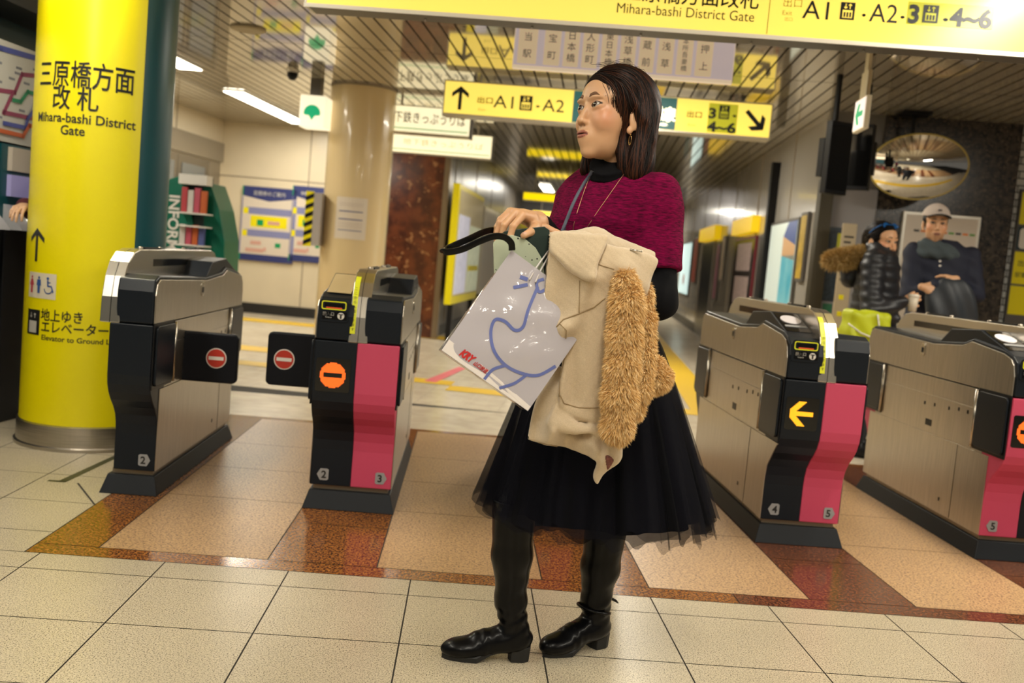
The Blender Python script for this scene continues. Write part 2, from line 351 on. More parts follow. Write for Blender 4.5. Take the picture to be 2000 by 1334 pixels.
# left wall with the lift front
bx = [(-5.5, -5.3, 6.5, 13.7, 0, CZ, 0), (-5.31, -5.29, 6.5, 13.52, 0, .14, 2)]
for v in (7.2, 8.4, 9.6, 10.8, 12.0): bx.append((-5.305, -5.294, v-.006, v+.006, .14, CZ, 1))
struct(Sobj('wall_left', bx, [m_panel, m_joint, m_skirt]))
struct(Sobj('door_1', [(-5.3, -5.24, 10.3, 13.35, 0, 2.28, 0), (-5.24, -5.2, 10.3, 13.35, 2.02, 2.28, 0), (-5.245, -5.235, 11.0, 11.95, .02, 2.0, 1), (-5.245, -5.235, 11.97, 12.95, .02, 2.0, 1), (-5.238, -5.228, 11.1, 11.85, .1, 1.9, 2), (-5.238, -5.228, 12.08, 12.8, .1, 1.9, 2)],
     [mat('lift_steel', (.33, .30, .25), .3, .9), mat('lift_door', (.22, .2, .17), .25, .9), mat('lift_glass', (.12, .13, .13), .06, 0)]))
# corridor walls
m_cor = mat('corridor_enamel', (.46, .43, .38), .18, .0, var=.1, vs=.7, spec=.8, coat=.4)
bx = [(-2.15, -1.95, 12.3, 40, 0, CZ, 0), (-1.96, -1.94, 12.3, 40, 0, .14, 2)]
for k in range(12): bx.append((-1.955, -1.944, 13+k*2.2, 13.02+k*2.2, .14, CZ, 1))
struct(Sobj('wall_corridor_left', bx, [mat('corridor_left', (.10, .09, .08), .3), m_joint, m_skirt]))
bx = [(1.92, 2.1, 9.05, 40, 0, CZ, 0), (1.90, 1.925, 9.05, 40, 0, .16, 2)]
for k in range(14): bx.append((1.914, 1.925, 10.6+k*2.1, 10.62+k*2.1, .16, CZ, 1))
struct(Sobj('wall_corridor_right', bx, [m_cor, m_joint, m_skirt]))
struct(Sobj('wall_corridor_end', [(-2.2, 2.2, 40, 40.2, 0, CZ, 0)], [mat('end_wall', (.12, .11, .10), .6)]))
struct(Sobj('trim_1', [(-1.95, 1.92, 24, 24.3, 2.1, CZ, 0)], [mat('lintel', (.10, .10, .11), .4)]))
# granite pier and white brick-tile wall at the right
m_gran = granite('dark_granite', (.055, .045, .035), (.015, .013, .012), 24, .22, (.10, .075, .05), .36)
struct(Sobj('wall_pier', [(2.36, 3.5, 8.95, 10.2, 0, CZ, 0)], [m_gran]))
struct(Sobj('wall_pier_return', [(1.9, 2.36, 9.0, 9.1, 1.95, CZ, 0), (1.9, 2.36, 9.0, 9.06, 0, .5, 0)], [mat('return_panel', (.16, .15, .14), .3)]))
m_brick = mat('white_brick_tile', (.62, .62, .60), .25); nt = m_brick.node_tree; b = nt.nodes['Principled BSDF']
tc = N(nt, 'ShaderNodeTexCoord'); cb = N(nt, 'ShaderNodeCombineXYZ'); sp_ = N(nt, 'ShaderNodeSeparateXYZ'); nt.links.new(tc.outputs['Object'], sp_.inputs[0]); nt.links.new(sp_.outputs[0], cb.inputs[0]); nt.links.new(sp_.outputs[2], cb.inputs[1])
br = N(nt, 'ShaderNodeTexBrick'); br.inputs['Scale'].default_value = 1; br.inputs['Brick Width'].default_value = .2; br.inputs['Row Height'].default_value = .062; br.inputs['Mortar Size'].default_value = .006
br.inputs['Color1'].default_value = (.55, .57, .56, 1); br.inputs['Color2'].default_value = (.62, .63, .60, 1); br.inputs['Mortar'].default_value = (.06, .06, .06, 1); nt.links.new(cb.outputs[0], br.inputs['Vector']); nt.links.new(br.outputs['Color'], b.inputs['Base Color'])
o = MB().box(3.5, 9, 9.17, 9.4, 0, CZ).build('wall_right', m_brick); o.rotation_euler = (0, 0, -SA); struct(o)
# ticket machine wall at the far left
struct(Sobj('wall_ticket', [(-3.7, -3.3, -1, 6.4, 0, CZ, 0)], [mat('teal_wall', (.02, .07, .09), .4)]))
struct(Sobj('trim_2', [(-3.3, -3.0, -1, 6.4, 2.12, CZ, 0)], [mat('soffit', (.02, .02, .02), .5)]))
# marble pier left of the corridor
m_marb = granite('red_marble', (.16, .045, .018), (.07, .018, .01), 7, .16, (.34, .16, .07), .33)
struct(Sobj('wall_pier_marble', [(-2.62, -1.97, 12.2, 13.2, 0, CZ, 0)], [m_marb]))
struct(Sobj('trim_3', [(-1.97, -1.9, 12.2, 12.35, 0, CZ, 0), (-2.66, -2.62, 12.2, 12.35, 0, CZ, 0), (-2.95, -2.66, 12.6, 12.7, 0, CZ, 1)], [mat('bronze_edge', (.25, .2, .14), .3, .8), mat('grey_panel', (.36, .32, .24), .4)]))
# ---------------------------------------------------------------- round columns
def ring_wrap(name, c, R, a0, a1, z0, z1, m, parent, n=40, th=.002):
    mb = MB(); v = []; f = []
    for i in range(n+1):
        a = a0+(a1-a0)*i/n
        for r_, z in ((R, z0), (R+th, z0), (R+th, z1), (R, z1)): v.append((r_*math.cos(a), r_*math.sin(a), z))
    for i in range(n):
        for j in range(4): f.append((i*4+j, i*4+4+j, i*4+4+(j+1) % 4, i*4+(j+1) % 4))
    f += [(0, 1, 2, 3), (n*4+3, n*4+2, n*4+1, n*4)]
    mb.add(v, f); return mb.build(name, m, parent, smooth=False)
PC = P(194, 424, 4.98); PR = .312
t = thing('yellow_pillar', 'large round pillar clad in bright yellow with black station directions, standing behind the leftmost gate', 'pillar', (PC.x, PC.y, 0))
m_yel = mat('yellow_vinyl', (.84, .73, .0), .34); m_teal = mat('teal_paint', (.0, .075, .095), .35, var=.1, vs=5)
MB().lathe([(PR, .1), (PR, CZ)], n=96, cap=False).build('shaft', m_teal, t, smooth=True)
MB().lathe([(PR+.022, 0), (PR+.022, .015), (PR+.012, .02), (PR+.012, .115), (PR, .12)], n=96).build('base_ring', m_steel, t, smooth=False)
tocam = math.atan2(-PC.y, -PC.x)
aY = tocam+math.radians(37)   # right edge of the yellow sheet
s = ring_wrap('yellow_sheet', (0, 0), PR, tocam-math.radians(95), tocam+math.radians(30.5), .12, CZ, m_yel, t, 60)
def cut_strips(q, step=.012):
    bm = bmesh.new(); vs = [bm.verts.new((a, z, 0)) for a, z in q[0]]
    for f in q[1]:
        try: bm.faces.new([vs[i] for i in f])
        except ValueError: pass
    if vs:
        a0 = min(a for a, _ in q[0]); a1 = max(a for a, _ in q[0]); a = a0+step
        while a < a1:
            bmesh.ops.bisect_plane(bm, geom=bm.verts[:]+bm.edges[:]+bm.faces[:], plane_co=(a, 0, 0), plane_no=(1, 0, 0)); a += step
    bm.verts.index_update(); v = [(p.co.x, p.co.y) for p in bm.verts]; f = [tuple(x.index for x in fc.verts) for fc in bm.faces]; bm.free(); return v, f
def pill_text(parts, name, m, parent, da0=0):
    # parts: list of (kind, data): lettering wrapped on the pillar. coordinates: arc metres from the front line, height
    mb = MB()
    for q in parts:
        v, f = cut_strips(q)
        v2 = []
        for (a, z) in v:
            w = tocam+a/PR; v2.append(((PR+.0035)*math.cos(w), (PR+.0035)*math.sin(w), z))
        mb.add(v2, f)
    return mb.build(name, m, parent)
def tx(body, size, a, z, ax='CENTER', sx=1, bold=0, fit=None, space=1):
    v, f = text_mesh(body, size, ax, bold, sx, space)
    # subdivide long horizontal extents is unnecessary: glyph outlines are dense
    if fit: w = v[:, 0].max()-v[:, 0].min(); v[:, 0] *= fit/w
    return [(p[0]+a, p[1]+z) for p in v], f
m_ink = mat('black_ink', (.012, .012, .012), .5); m_wht = mat('white_print', (.75, .72, .66), .5)
def pa(x, y):   # photo point -> (arc, height) on the pillar
    d = P(x, y, 1.0)-Vector((0, 0, CAMZ)); ox, oy = -PC.x, -PC.y
    A = d.x**2+d.y**2; B = 2*(d.x*ox+d.y*oy); C_ = ox*ox+oy*oy-PR*PR; D_ = max(B*B-4*A*C_, 0)
    tt = (-B-math.sqrt(D_))/(2*A); X = ox+d.x*tt; Y = oy+d.y*tt
    w = math.atan2(Y, X)-tocam; w = (w+math.pi) % (2*math.pi)-math.pi
    return w*PR, CAMZ+d.z*tt
def span(x0, y0, x1, y1): a, z = pa(x0, y0); b_, z2 = pa(x1, y1); return a, b_, (z+z2)/2
L = []
a, b_, z = span(84, 146, 256, 157); L.append(tx('三原橋方面', .13, (a+b_)/2, z-.050, fit=b_-a+.03, bold=.0014))
a, b_, z = span(104, 191, 193, 195); L.append(tx('改 札', .115, (a+b_)/2, z-.044, fit=b_-a, bold=.0014))
a, b_, z = span(78, 232, 260, 241); L.append(tx('Mihara-bashi District', .060, (a+b_)/2, z-.021, fit=b_-a+.02, bold=.001))
a, b_, z = span(119, 254, 166, 256); L.append(tx('Gate', .060, (a+b_)/2, z-.021, fit=b_-a, bold=.001))
a, b_, z = span(82, 616, 163, 620); L.append(tx('地上ゆき', .06, (a+b_)/2, z-.022, fit=b_-a, bold=.001))
a, b_, z = span(82, 638, 212, 646); L.append(tx('エレベーター', .06, (a+b_)/2, z-.022, fit=b_-a, bold=.001))
a, b_, z = span(82, 660, 238, 668); L.append(tx('Elevator to Ground Level', .034, (a+b_)/2, z-.010, fit=b_-a, bold=.0006))
a, z = pa(73, 478)
for q in arrow(a, z, .155, math.pi/2, .12, .34): L.append((q, [tuple(range(len(q)))]))
pill_text(L, 'lettering', m_ink, t)
# pictogram plate and lift symbol
a0, z1 = pa(60, 530); a1, z0 = pa(109, 586); a0 -= .0
def grid_plate(a0, a1, z0, z1, n=10): v = [(a0+(a1-a0)*i/n, z) for i in range(n+1) for z in (z0, z1)]; return v, [(2*i, 2*i+2, 2*i+3, 2*i+1) for i in range(n)]
o = pill_text([grid_plate(a0, a1, z0, z1)], 'pictogram_plate', mat('plate_cream', (.72, .65, .5), .4), t)
def man(a, z, s, skirt=False):
    q = [(circ(a, z+.43*s, .075*s, 12), [tuple(range(12))])]
    if skirt: bd = [(-.1, .33), (-.2, .0), (-.09, -.02), (-.09, -.42), (.09, -.42), (.09, -.02), (.2, 0), (.1, .33)]
    else: bd = [(-.14, .33), (-.18, .0), (-.11, 0), (-.09, -.42), (.09, -.42), (.11, 0), (.18, 0), (.14, .33)]
    q.append(([(a+x*s, z+y*s) for x, y in bd], [tuple(range(8))[::-1]])); return q
PR += .002; w_ = a1-a0; zc = (z0+z1)/2
pill_text(man(a0+w_*.16, zc, .085, True), 'red_figure', mat('red_print', (.5, .06, .08), .5), t)
pill_text(man(a0+w_*.45, zc, .085), 'blue_figure', mat('blue_print', (.03, .09, .3), .5), t)
wc = a0+w_*.75; whl = []
whl.append((circ(wc, zc+.036, .007, 12), [tuple(range(12))]))
for q in ([(-.004, .028), (.004, .028), (.006, .0), (-.002, .0)], [(0, .004), (.022, .004), (.022, -.003), (0, -.003)], [(.018, .0), (.025, .0), (.034, -.026), (.027, -.028)], [(0, .02), (.016, .02), (.016, .015), (0, .015)]): whl.append(([(wc+x, zc+y) for x, y in q], [(0, 1, 2, 3)]))
rg = circ(wc+.004, zc-.012, .024, 20)+circ(wc+.004, zc-.012, .019, 20); whl.append((rg, [(i, i+1, i+21, i+20) for i in range(10, 19)]+[(i, i+1, i+21, i+20) for i in range(0, 2)]))
pill_text(whl, 'wheelchair_figure', mat('blue_print', (.03, .09, .3), .5), t)
PR -= .002
a0, z1 = pa(57, 602); a1, z0 = pa(77, 655)
pill_text([grid_plate(a0, a1, z0, z1, 4)], 'lift_symbol', m_ink, t); PR += .002
ac = (a0+a1)/2; h_ = z1-z0; w_ = a1-a0; L = []
for q in ([(-.3, .05), (.3, .05), (.3, -.42), (-.3, -.42)],): L.append(([(ac+x*w_, (z0+z1)/2+y*h_) for x, y in q], [(0, 1, 2, 3)]))
for sx, dr in ((-.15, -1), (.15, 1)):
    for q in arrow(ac+sx*w_, (z0+z1)/2+.27*h_, .2*h_, dr*math.pi/2, .2, .3): L.append((q, [tuple(range(len(q)))]))
pill_text(L, 'lift_symbol_marks', mat('grey_print', (.5, .48, .42), .5), t); PR -= .002
for nm in ('pictogram_plate',): bpy.data.objects[nm]['label'] = 'cream plate with toilet and wheelchair figures'
# cream column
CC = P(690, 470, 9.95); CRr = .318
t = thing('cream_column', 'glossy round cream column in the middle distance with a notice taped to it', 'column', (CC.x, CC.y, 0))
m_cream = mat('cream_enamel', (.70, .55, .31), .22, coat=.4)
MB().lathe([(CRr, 0), (CRr, CZ)], n=80, cap=False).build('shaft', m_cream, t, smooth=True)
MB().lathe([(CRr+.006, CZ-.02), (CRr+.006, CZ-.001)], n=80, cap=False).build('top_ring', m_joint, t)
# ---------------------------------------------------------------- ticket gates
m_pink = mat('pink_panel', (.56, .055, .125), .55, bump=.15, bs=900); m_ss = mat('gate_steel', (.50, .45, .38), .3, .92, var=.18, vs=5, bscale=(1, 18, 1), bump=.06, bs=50)
m_ss2 = mat('polished_steel', (.58, .54, .47), .27, 1); m_gshell = mat('gate_dark_shell', (.008, .011, .016), .36, spec=.22); m_flap = mat('flap_rubber', (.005, .006, .010), .4, spec=.2)
m_base = mat('gate_plinth', (.007, .009, .012), .5, spec=.25); m_ylab = mat('yellow_label', (.75, .78, .02), .4); m_gry = mat('badge_grey', (.30, .30, .30), .5); m_glass = mat('display_black', (.004, .004, .004), .12)
m_or = mat('led_orange', (.9, .2, .02), .5, em=(1, .10, .01), es=.95); m_am = mat('led_amber', (.9, .5, .02), .5, em=(1, .36, .01), es=1.15)
m_slotred = mat('slot_red', (.4, .05, .01), .5, em=(1, .1, .02), es=.35); m_readw = mat('reader_white', (.75, .70, .72), .3); m_tray = mat('card_label', (.55, .42, .22), .5)
FR = [(-.62, .095), (-.62, .245), (-.624, .285), (-.638, .325), (-.665, .36), (-.700, .392), (-.727, .425), (-.744, .46), (-.75, .50), (-.75, .70)]
def led_dots(kind):
    mb = MB(); c = .0042; n = 26; s_ = .118
    for i in range(n):
        for j in range(n):
            x = (i+.5)/n*2-1; z = (j+.5)/n*2-1
            if kind == 'stop': on = (x*x+z*z < .72) and not (abs(z) < .13 and abs(x) < .62)
            else:
                on = (abs(z) < .17 and -.75 < x < .8) or (x < .25 and abs(abs(z) - (x+.82)*1.0) < .26 and x > -.85 and abs(z) < .85)
            if on: mb.add([(x*s_/2-c/2, 0, z*s_/2-c/2), (x*s_/2+c/2, 0, z*s_/2-c/2), (x*s_/2+c/2, 0, z*s_/2+c/2), (x*s_/2-c/2, 0, z*s_/2+c/2)], [(0, 1, 2, 3)])
    return mb
def badge(parent, x, z, num, point, y=-.622, mm=None, M=None, reverse=False):
    w, h, p = .019, .024, .016
    pr = [(-w, -h*.8), (-w+.006, -h), (w-.004, -h), (w, -h*.7), (w+p*.6, 0), (w, h*.7), (w-.004, h), (-w+.006, h), (-w, h*.8)]
    pr = [(x+(q[0] if point > 0 else -q[0]), z+q[1]) for q in pr]
    if point < 0: pr = pr[::-1]
    mb = MB(); flat(mb, pr, y, 0, M); b_ = mb.build('number_badge', m_gry, parent, bevel=0)
    mb = MB(); put_text(mb, num, .042, x, z-.0145, y-.0022, bold=.0012, M=M); mb.build('number', m_ink, b_)
def module(t, side, front, M, sym, num, led=None, closed=False, slot=True, steel_side=False, own_front=True, label=''):
    """one half of a gate: entry slot at its front (local -y); side=-1 lies at x<0. M turns it by 180 degrees for the other half."""
    M = M or Matrix.Identity(4)
    x0, x1 = -.165, 0.0
    fp = FR+[(-.56, .70), (-.56, .095)]
    for nm, Mm, col_ in (('front_panel', M, front[0]), ('rear_panel', M @ Matrix.Scale(-1, 4, Vector((0, 1, 0))), front[1])):
        pr = fp if nm == 'front_panel' else fp
        mb = MB(); mb.prism(pr, x0, x1, 'x', 0, M, 0)
        if nm == 'rear_panel': mb = MB(); mb.prism([(-a, b) for a, b in fp][::-1], x0, x1, 'x', 0, M, 0)
        o = mb.build(nm, [col_], t, bevel=.004); o['label'] = ('pink ' if col_ is m_pink else 'dark grey ')+nm.replace('_', ' ')
    mb = MB(); mb.box(x0, x1, -.56, .56, .095, .70, 0, M); mb.box(x0-.003, x0, -.62, .62, .097, .435, 0, M)
    mb.box(x0-.003, x0, -.47, .47, .622, .70, 0, M); mb.box(x0-.003, x0, -.47, .47, .440, .615, 0, M); mb.build('side_panel', [m_ss], t, bevel=.0015)
    if steel_side:
        mb = MB(); mb.prism([(-.62, .095), (-.62, .26), (-.632, .32), (-.69, .385), (-.735, .43), (-.75, .437), (-.56, .437), (-.56, .095)], x0-.0038, x0-.0005, 'x', 0, M); mb.build('side_skin', [m_ss], t)
    for yy, zz in ((-.41, .59), (-.33, .59), (-.24, .58), (-.1, .575), (.0, .57), (-.25, .16)): MB().box(x0-.0045, x0-.003, yy-.006, yy+.006, zz-.008, zz+.008, 0, M).build('sensor_hole', [m_black], t)
    MB().box(x0-.0045, x0-.003, -.09, -.03, .47, .50, 0, M).build('vent_grille', [m_black], t); MB().box(x0-.004, x0-.003, -.36, -.358, .1, .435, 0, M).build('panel_seam', [m_black], t)
    # flap pockets: front and rear
    for (ya, yb) in ((-.742, -.485), (.485, .742)):
        mb = MB(); mb.prism([(ya, .445), (yb, .445), (yb, .708), (ya, .708)], x0-.006, x0-.001, 'x', 0, M); mb.build('flap_recess', [m_black], t)
        mb = MB(); mb.prism(rrect(ya+.008, yb-.012, .458, .696, .02), x0-.016, x0-.006, 'x', 0, M); mb.build('folded_flap', [m_gshell], t, bevel=.003)
        yh = yb+.004 if ya < 0 else ya-.004
        mb = MB(); mb.tube([(x0-.009, yh, .452), (x0-.009, yh, .70)], .008, 10) if M is None else mb.tube([M @ Vector((x0-.009, yh, .452)), M @ Vector((x0-.009, yh, .70))], .008, 10)
        mb.build('hinge', [m_ss2], t, smooth=True)
    # top cover
    top = [(-.75, .705), (-.75, .80), (-.735, .845), (-.70, .868), (-.64, .885), (-.37, .912), (-.29, .889), (-.01, .871), (.26, .879), (.69, .892), (.735, .875), (.75, .83), (.75, .705)]
    mb = MB(); mb.prism(top[::-1], x0+.002, -.022, 'x', 0, M); mb.build('top_cover', [m_gshell], t, bevel=.006)
    pl = [(a*.985 if abs(a) > .7 else a, (b-.014) if b > .75 else b+.001) for a, b in top]
    mb = MB(); mb.prism(pl[::-1], x0-.004, x0+.002, 'x', 0, M); mb.build('top_side_skin', [m_ss], t, bevel=.002)
    mb = MB(); mb.prism(rrect(.06, .10, .79, .85, .01, 3), x0-.008, x0-.004, 'x', 0, M); mb.build('lock_plate', [m_ss2], t)
    mb = MB(); mb.prism(rrect(.07, .09, .805, .83, .004, 2), x0-.010, x0-.008, 'x', 0, M); mb.build('lock_keyhole', [m_black], t)
    # reader wedge
    wd_ = [(-.66, .878), (-.40, .955), (-.14, .94), (-.03, .865), (-.3, .86)]
    mb = MB(); mb.prism(wd_[::-1], x0+.012, -.03, 'x', 0, M); mb.build('reader_housing', [m_gshell], t, bevel=.004)
    n_ = Vector((0, -(.955-.878), .26)).normalized(); e1 = Vector((1, 0, 0)); e2 = Vector((0, .26, .077)).normalized(); c_ = Vector((-.093, -.53, .9165))
    def slab(q, lift, mtl, nm, par=t):
        mb = MB(); k = len(q); v = [c_+e1*a+e2*b+n_*(lift) for a, b in q]+[c_+e1*a+e2*b+n_*(lift+.002) for a, b in q]
        mb.add(v, [tuple(range(k))[::-1], tuple(range(k, 2*k))]+[(i, (i+1) % k, (i+1) % k+k, i+k) for i in range(k)], 0, M); return mb.build(nm, [mtl], par)
    rp = slab(rect(-.052, .052, -.11, .115), .0005, m_glass, 'reader_panel')
    slab(circ(0, .03, .043, 28, .05), .003, m_readw, 'reader_disc', rp); slab(rect(-.045, .045, -.06, -.04), .003, m_gry, 'reader_strip', rp)
    if slot:
        mb = MB(); flat(mb, rrect(x0+.008, -.045, .775, .862, .012), -.7505, 0, M, .004); fp_ = mb.build('slot_surround', [m_gshell], t, bevel=.001)
        q = rrect(x0+.016, -.053, .822, .856, .008); q2 = rrect(x0+.020, -.057, .826, .852, .006)
        mb = MB(); k = len(q); mb.add([(a, -.7566, b) for a, b in q]+[(a, -.7566, b) for a, b in q2], [(i, (i+1) % k, (i+1) % k+k, i+k) for i in range(k)], 0, M); mb.build('slot_outline', [m_ylab], fp_)
        mb = MB(); flat(mb, rect(x0+.028, -.064, .833, .847), -.7555, 0, M); mb.build('ticket_slot', [m_glass], fp_)
        mb = MB(); flat(mb, rect(x0+.034, -.070, .827, .832), -.7556, 0, M); mb.build('slot_light', [m_slotred], fp_)
        mb = MB(); flat(mb, rect(x0+.02, -.05, .785, .815), -.7555, 0, M); lb = mb.build('slot_label', [m_glass], fp_)
        mb = MB(); put_text(mb, '投入口', .015, x0+.045, .800, -.7575, bold=.0004, M=M); put_text(mb, 'Ticket In', .007, x0+.045, .790, -.7575, M=M)
        cx, cz = -.072, .800; k = 20; ring = circ(cx, cz, .0135, k)
        mb.add([(a, -.7575, b) for a, b in ring], [tuple(range(k))], 0, M); mb.build('slot_lettering', [m_wht], lb)
        mb = MB(); mb.add([(cx-.009, -.759, cz+.004), (cx+.009, -.759, cz+.004), (cx+.009, -.759, cz+.008), (cx-.009, -.759, cz+.008), (cx-.0035, -.759, cz-.011), (cx+.0035, -.759, cz-.011), (cx+.0035, -.759, cz+.004), (cx-.0035, -.759, cz+.004)], [(0, 1, 2, 3), (4, 5, 6, 7)], 0, M); mb.build('letter_mark', [m_ink], lb)
        if led:
            cx = -.087; mb = MB(); flat(mb, rrect(cx-.067, cx+.067, .50, .632, .008), -.7505, 0, M); d_ = mb.build('display', [m_glass], t)
            mb = led_dots(led); Mt = Matrix.Translation((cx, -.7545, .566)); mb.v = [tuple((M @ (Mt @ Vector(p))) if M else (Mt @ Vector(p))) for p in mb.v]
            mb.build('led_figure', [m_or if led == 'stop' else m_am], d_)
def spine(t, text=True, w=.038):
    pr = [(-.752, .70), (-.745, .80), (-.72, .88), (-.68, .935), (-.62, .972), (-.55, .985), (.55, .985), (.62, .972), (.68, .935), (.72, .88), (.745, .80), (.752, .70)]
    ins = [(y*.93, z-.02 if z > .71 else z) for y, z in pr]
    mb = MB(); mb.prism(pr[::-1], -w, w, 'x', 0); o = mb.build('arched_spine', [m_ss2], t, bevel=.003); o['label'] = 'polished steel arch along the top'
    mb = MB(); mb.prism([(-.38, .915), (.5, .915), (.5, .945), (-.38, .945)], -w-.001, w+.001, 'x'); mb.build('sensor_window', [m_glass], o)
    mb = MB(); n = len(pr)
    for i in range(5):
        a, b = pr[i], pr[i+1]; mb.add([(-.001, a[0]-.0015, a[1]), (.001, a[0]-.0015, a[1]), (.001, b[0]-.0015, b[1]+.001), (-.001, b[0]-.0015, b[1]+.001)], [(0, 1, 2, 3)])
    mb.build('spine_joint', [m_black], o)
    mb = MB()
    for a, b in ((pr[0], pr[1]), (pr[1], pr[2]), (pr[2], pr[3]), (pr[3], pr[4])):
        if a is pr[0]: a = (pr[0][0]+.002, .735)
        if b is pr[4]: b = (-.65, .955)
        mb.add([(-.034, a[0]-.002, a[1]), (-.014, a[0]-.002, a[1]), (-.014, b[0]-.002, b[1]+.001), (-.034, b[0]-.002, b[1]+.001)], [(0, 1, 2, 3)])
    if not text: mb = None
    if text:
        yl = mb.build('yellow_strip', [m_ylab], o)
        mb = MB()
        for k, ch in enumerate('ここから入場できます'):
            z = .905-k*.0175; y = -.7475 if z < .8 else -.745+(z-.8)*.31
            put_text(mb, ch, .014, -.024, z, y-.004)
        mb.build('strip_lettering', [m_ink], yl)
    for a in (-.42, .2): MB().box(-.014, .014, a, a+.22, .986, .992).build('top_rail', [m_black], o)
    for y in (-.44, -.18, .18, .44): MB().lathe([(.010, 0), (.010, .006), (.005, .010)], (0, y, .985), 12).build('rail_stud', [m_ss], o, smooth=True)
def closed_flap(t, x0, x1, z0, z1, y, sx, M=None):
    mb = MB(); mb.prism(rrect(min(x0, x1), max(x0, x1), z0, z1, .022), y-.018, y+.018, 'y', 0); fl = mb.build('closed_flap', [m_flap], t, bevel=.008, seg=3)
    fl['label'] = 'black barrier flap swung shut across the lane'
    zc = (z0+z1)/2; mb = MB(); flat(mb, circ(sx, zc, .044, 40), y-.0185); a = mb.build('no_entry_sign', [m_wht], fl)
    mb = MB(); flat(mb, circ(sx, zc, .0395, 40), y-.0203); mb.build('red_disc', [mat('sign_red', (.50, .03, .015), .4)], a)
    mb = MB(); flat(mb, rect(sx-.032, sx+.032, zc-.0075, zc+.0075), y-.0221); mb.build('white_bar', [m_wht], a)
R180 = Matrix.Rotation(math.pi, 4, 'Z')
def plinth(t, x0, x1):
    mb = MB(); w = .022; a, b = -.62, .62
    mb.add([(x0-w, a-.03, 0), (x1+w, a-.03, 0), (x1+w, b+.03, 0), (x0-w, b+.03, 0), (x0, a, .075), (x1, a, .075), (x1, b, .075), (x0, b, .075)],
           [(0, 3, 2, 1), (4, 5, 6, 7), (0, 1, 5, 4), (1, 2, 6, 5), (2, 3, 7, 6), (3, 0, 4, 7)]); mb.build('plinth', [m_base], t, bevel=.003)
    MB().box(x0+.012, x1-.012, a+.02, b-.02, .074, .097).build('plinth_neck', [mat('neck_steel', (.25, .2, .14), .4, .6)], t)
YC = 4.65
def gate(xc, left, right, nl, nr, led, label, steel=False):
    t = thing('ticket_gate', label, 'ticket gate', (xc, YC, 0), 0, 'automatic ticket gates')
    if left: module(t, -1, (left, left), None, 1, nl, led, steel_side=steel)
    if right: module(t, 1, (right, right), R180, 1, nr, 'stop')
    # the far end of the right half faces the camera: its front face shows plain; badge of the next lane
    spine(t, text=bool(left))
    plinth(t, -.165 if left else -.02, .165)
    if left: badge(t, -.11, .14, nl, -1)
    badge(t, .118, .14, nr, 1)
    return t
g1 = gate(-1.366, None, m_gshell, '', '2', None, 'narrow dark end gate with closed flap and number 2, in front of the yellow pillar')
closed_flap(g1, .13, .40, .432, .648, -.30, .31)
MB().box(.12, .155, -.33, -.27, .42, .445).build('hinge_block', [m_ss2], g1, bevel=.003)
g2 = gate(-.41, m_gshell, m_pink, '2', '3', 'stop', 'pink and dark gate marked 2 and 3 with a glowing orange no-entry light')
closed_flap(g2, -.165, -.42, .452, .682, -.36, -.345)
MB().prism([(-.66, .885), (-.44, .952), (-.44, .954), (-.66, .887)][::-1], -.145, -.05, 'x').build('paper_notice', [m_tray], g2)
g3 = gate(.523, m_pink, m_gshell, '3', '4', 'arrow', 'ticket gate standing hidden behind the woman in the black skirt')
g4 = gate(1.463, m_gshell, m_pink, '4', '5', 'arrow', 'steel-sided gate marked 4 and 5 with a glowing orange arrow', steel=True)
g5 = gate(2.40, m_pink, m_gshell, '5', '6', 'stop', 'steel and pink gate cut off by the right edge of the picture')
# ---------------------------------------------------------------- signs and background furniture
def SPv(x, y, V):          # photo point on the concourse plane v = V -> (u, z)
    d = CF + CR*((x-1000)/FPX) - CU*((y-667)/FPX); t = V/(d.x*math.sin(SA)+d.y*math.cos(SA))
    return t*(d.x*math.cos(SA)-d.y*math.sin(SA)), CAMZ+d.z*t
def SPu(x, y, U):          # photo point on the plane u = U -> (v, z)
    d = CF + CR*((x-1000)/FPX) - CU*((y-667)/FPX); t = U/(d.x*math.cos(SA)-d.y*math.sin(SA))
    return t*(d.x*math.sin(SA)+d.y*math.cos(SA)), CAMZ+d.z*t
def sthing(name, label, cat, v, group=None, u=0): return thing(name, label, cat, S(u, v, 0), -SA, group)
m_sy = mat('lit_sign_yellow', (.8, .6, .05), .3, em=(1, .76, .14), es=.90); m_sy2 = mat('lit_sign_olive', (.4, .4, .02), .3, em=(.62, .58, .03), es=.5)
m_sc = mat('lit_sign_cream', (.8, .75, .55), .3, em=(1, .90, .58), es=.95); m_alu = mat('sign_aluminium', (.62, .58, .5), .35, .6); m_sdk = mat('sign_dark_under', (.10, .09, .08), .4)
m_green = mat('sign_green', (.0, .30, .10), .4, em=(0, .5, .16), es=.45); m_tealp = mat('sign_teal_panel', (.02, .09, .09), .4, em=(.03, .14, .13), es=.6); m_glow = mat('sign_white_text', (.9, .85, .6), .4, em=(1, .95, .7), es=1.4)
m_faint = mat('faint_ink', (.28, .22, .03), .5, em=(.5, .38, .02), es=.35); m_inkb = mat('sign_ink', (.012, .014, .02), .4)
def lift_icon(mb, x0, x1, z0, z1, y, mi=(0, 1)):
    flat(mb, rect(x0, x1, z0, z1), y, mi[0]); w = x1-x0; h = z1-z0
    flat(mb, rect(x0+w*.16, x1-w*.16, z0+h*.10, z0+h*.55), y-.002, mi[1])
    for k in (.3, .5, .7): flat(mb, rect(x0+w*(k-.06), x0+w*(k+.06), z0+h*.14, z0+h*.42), y-.004, mi[0])
    for k, dr in ((.35, -1), (.65, 1)):
        for q in arrow(x0+w*k, z0+h*.77, h*.3, dr*math.pi/2, .16, .3): flat(mb, q, y-.002, mi[1])
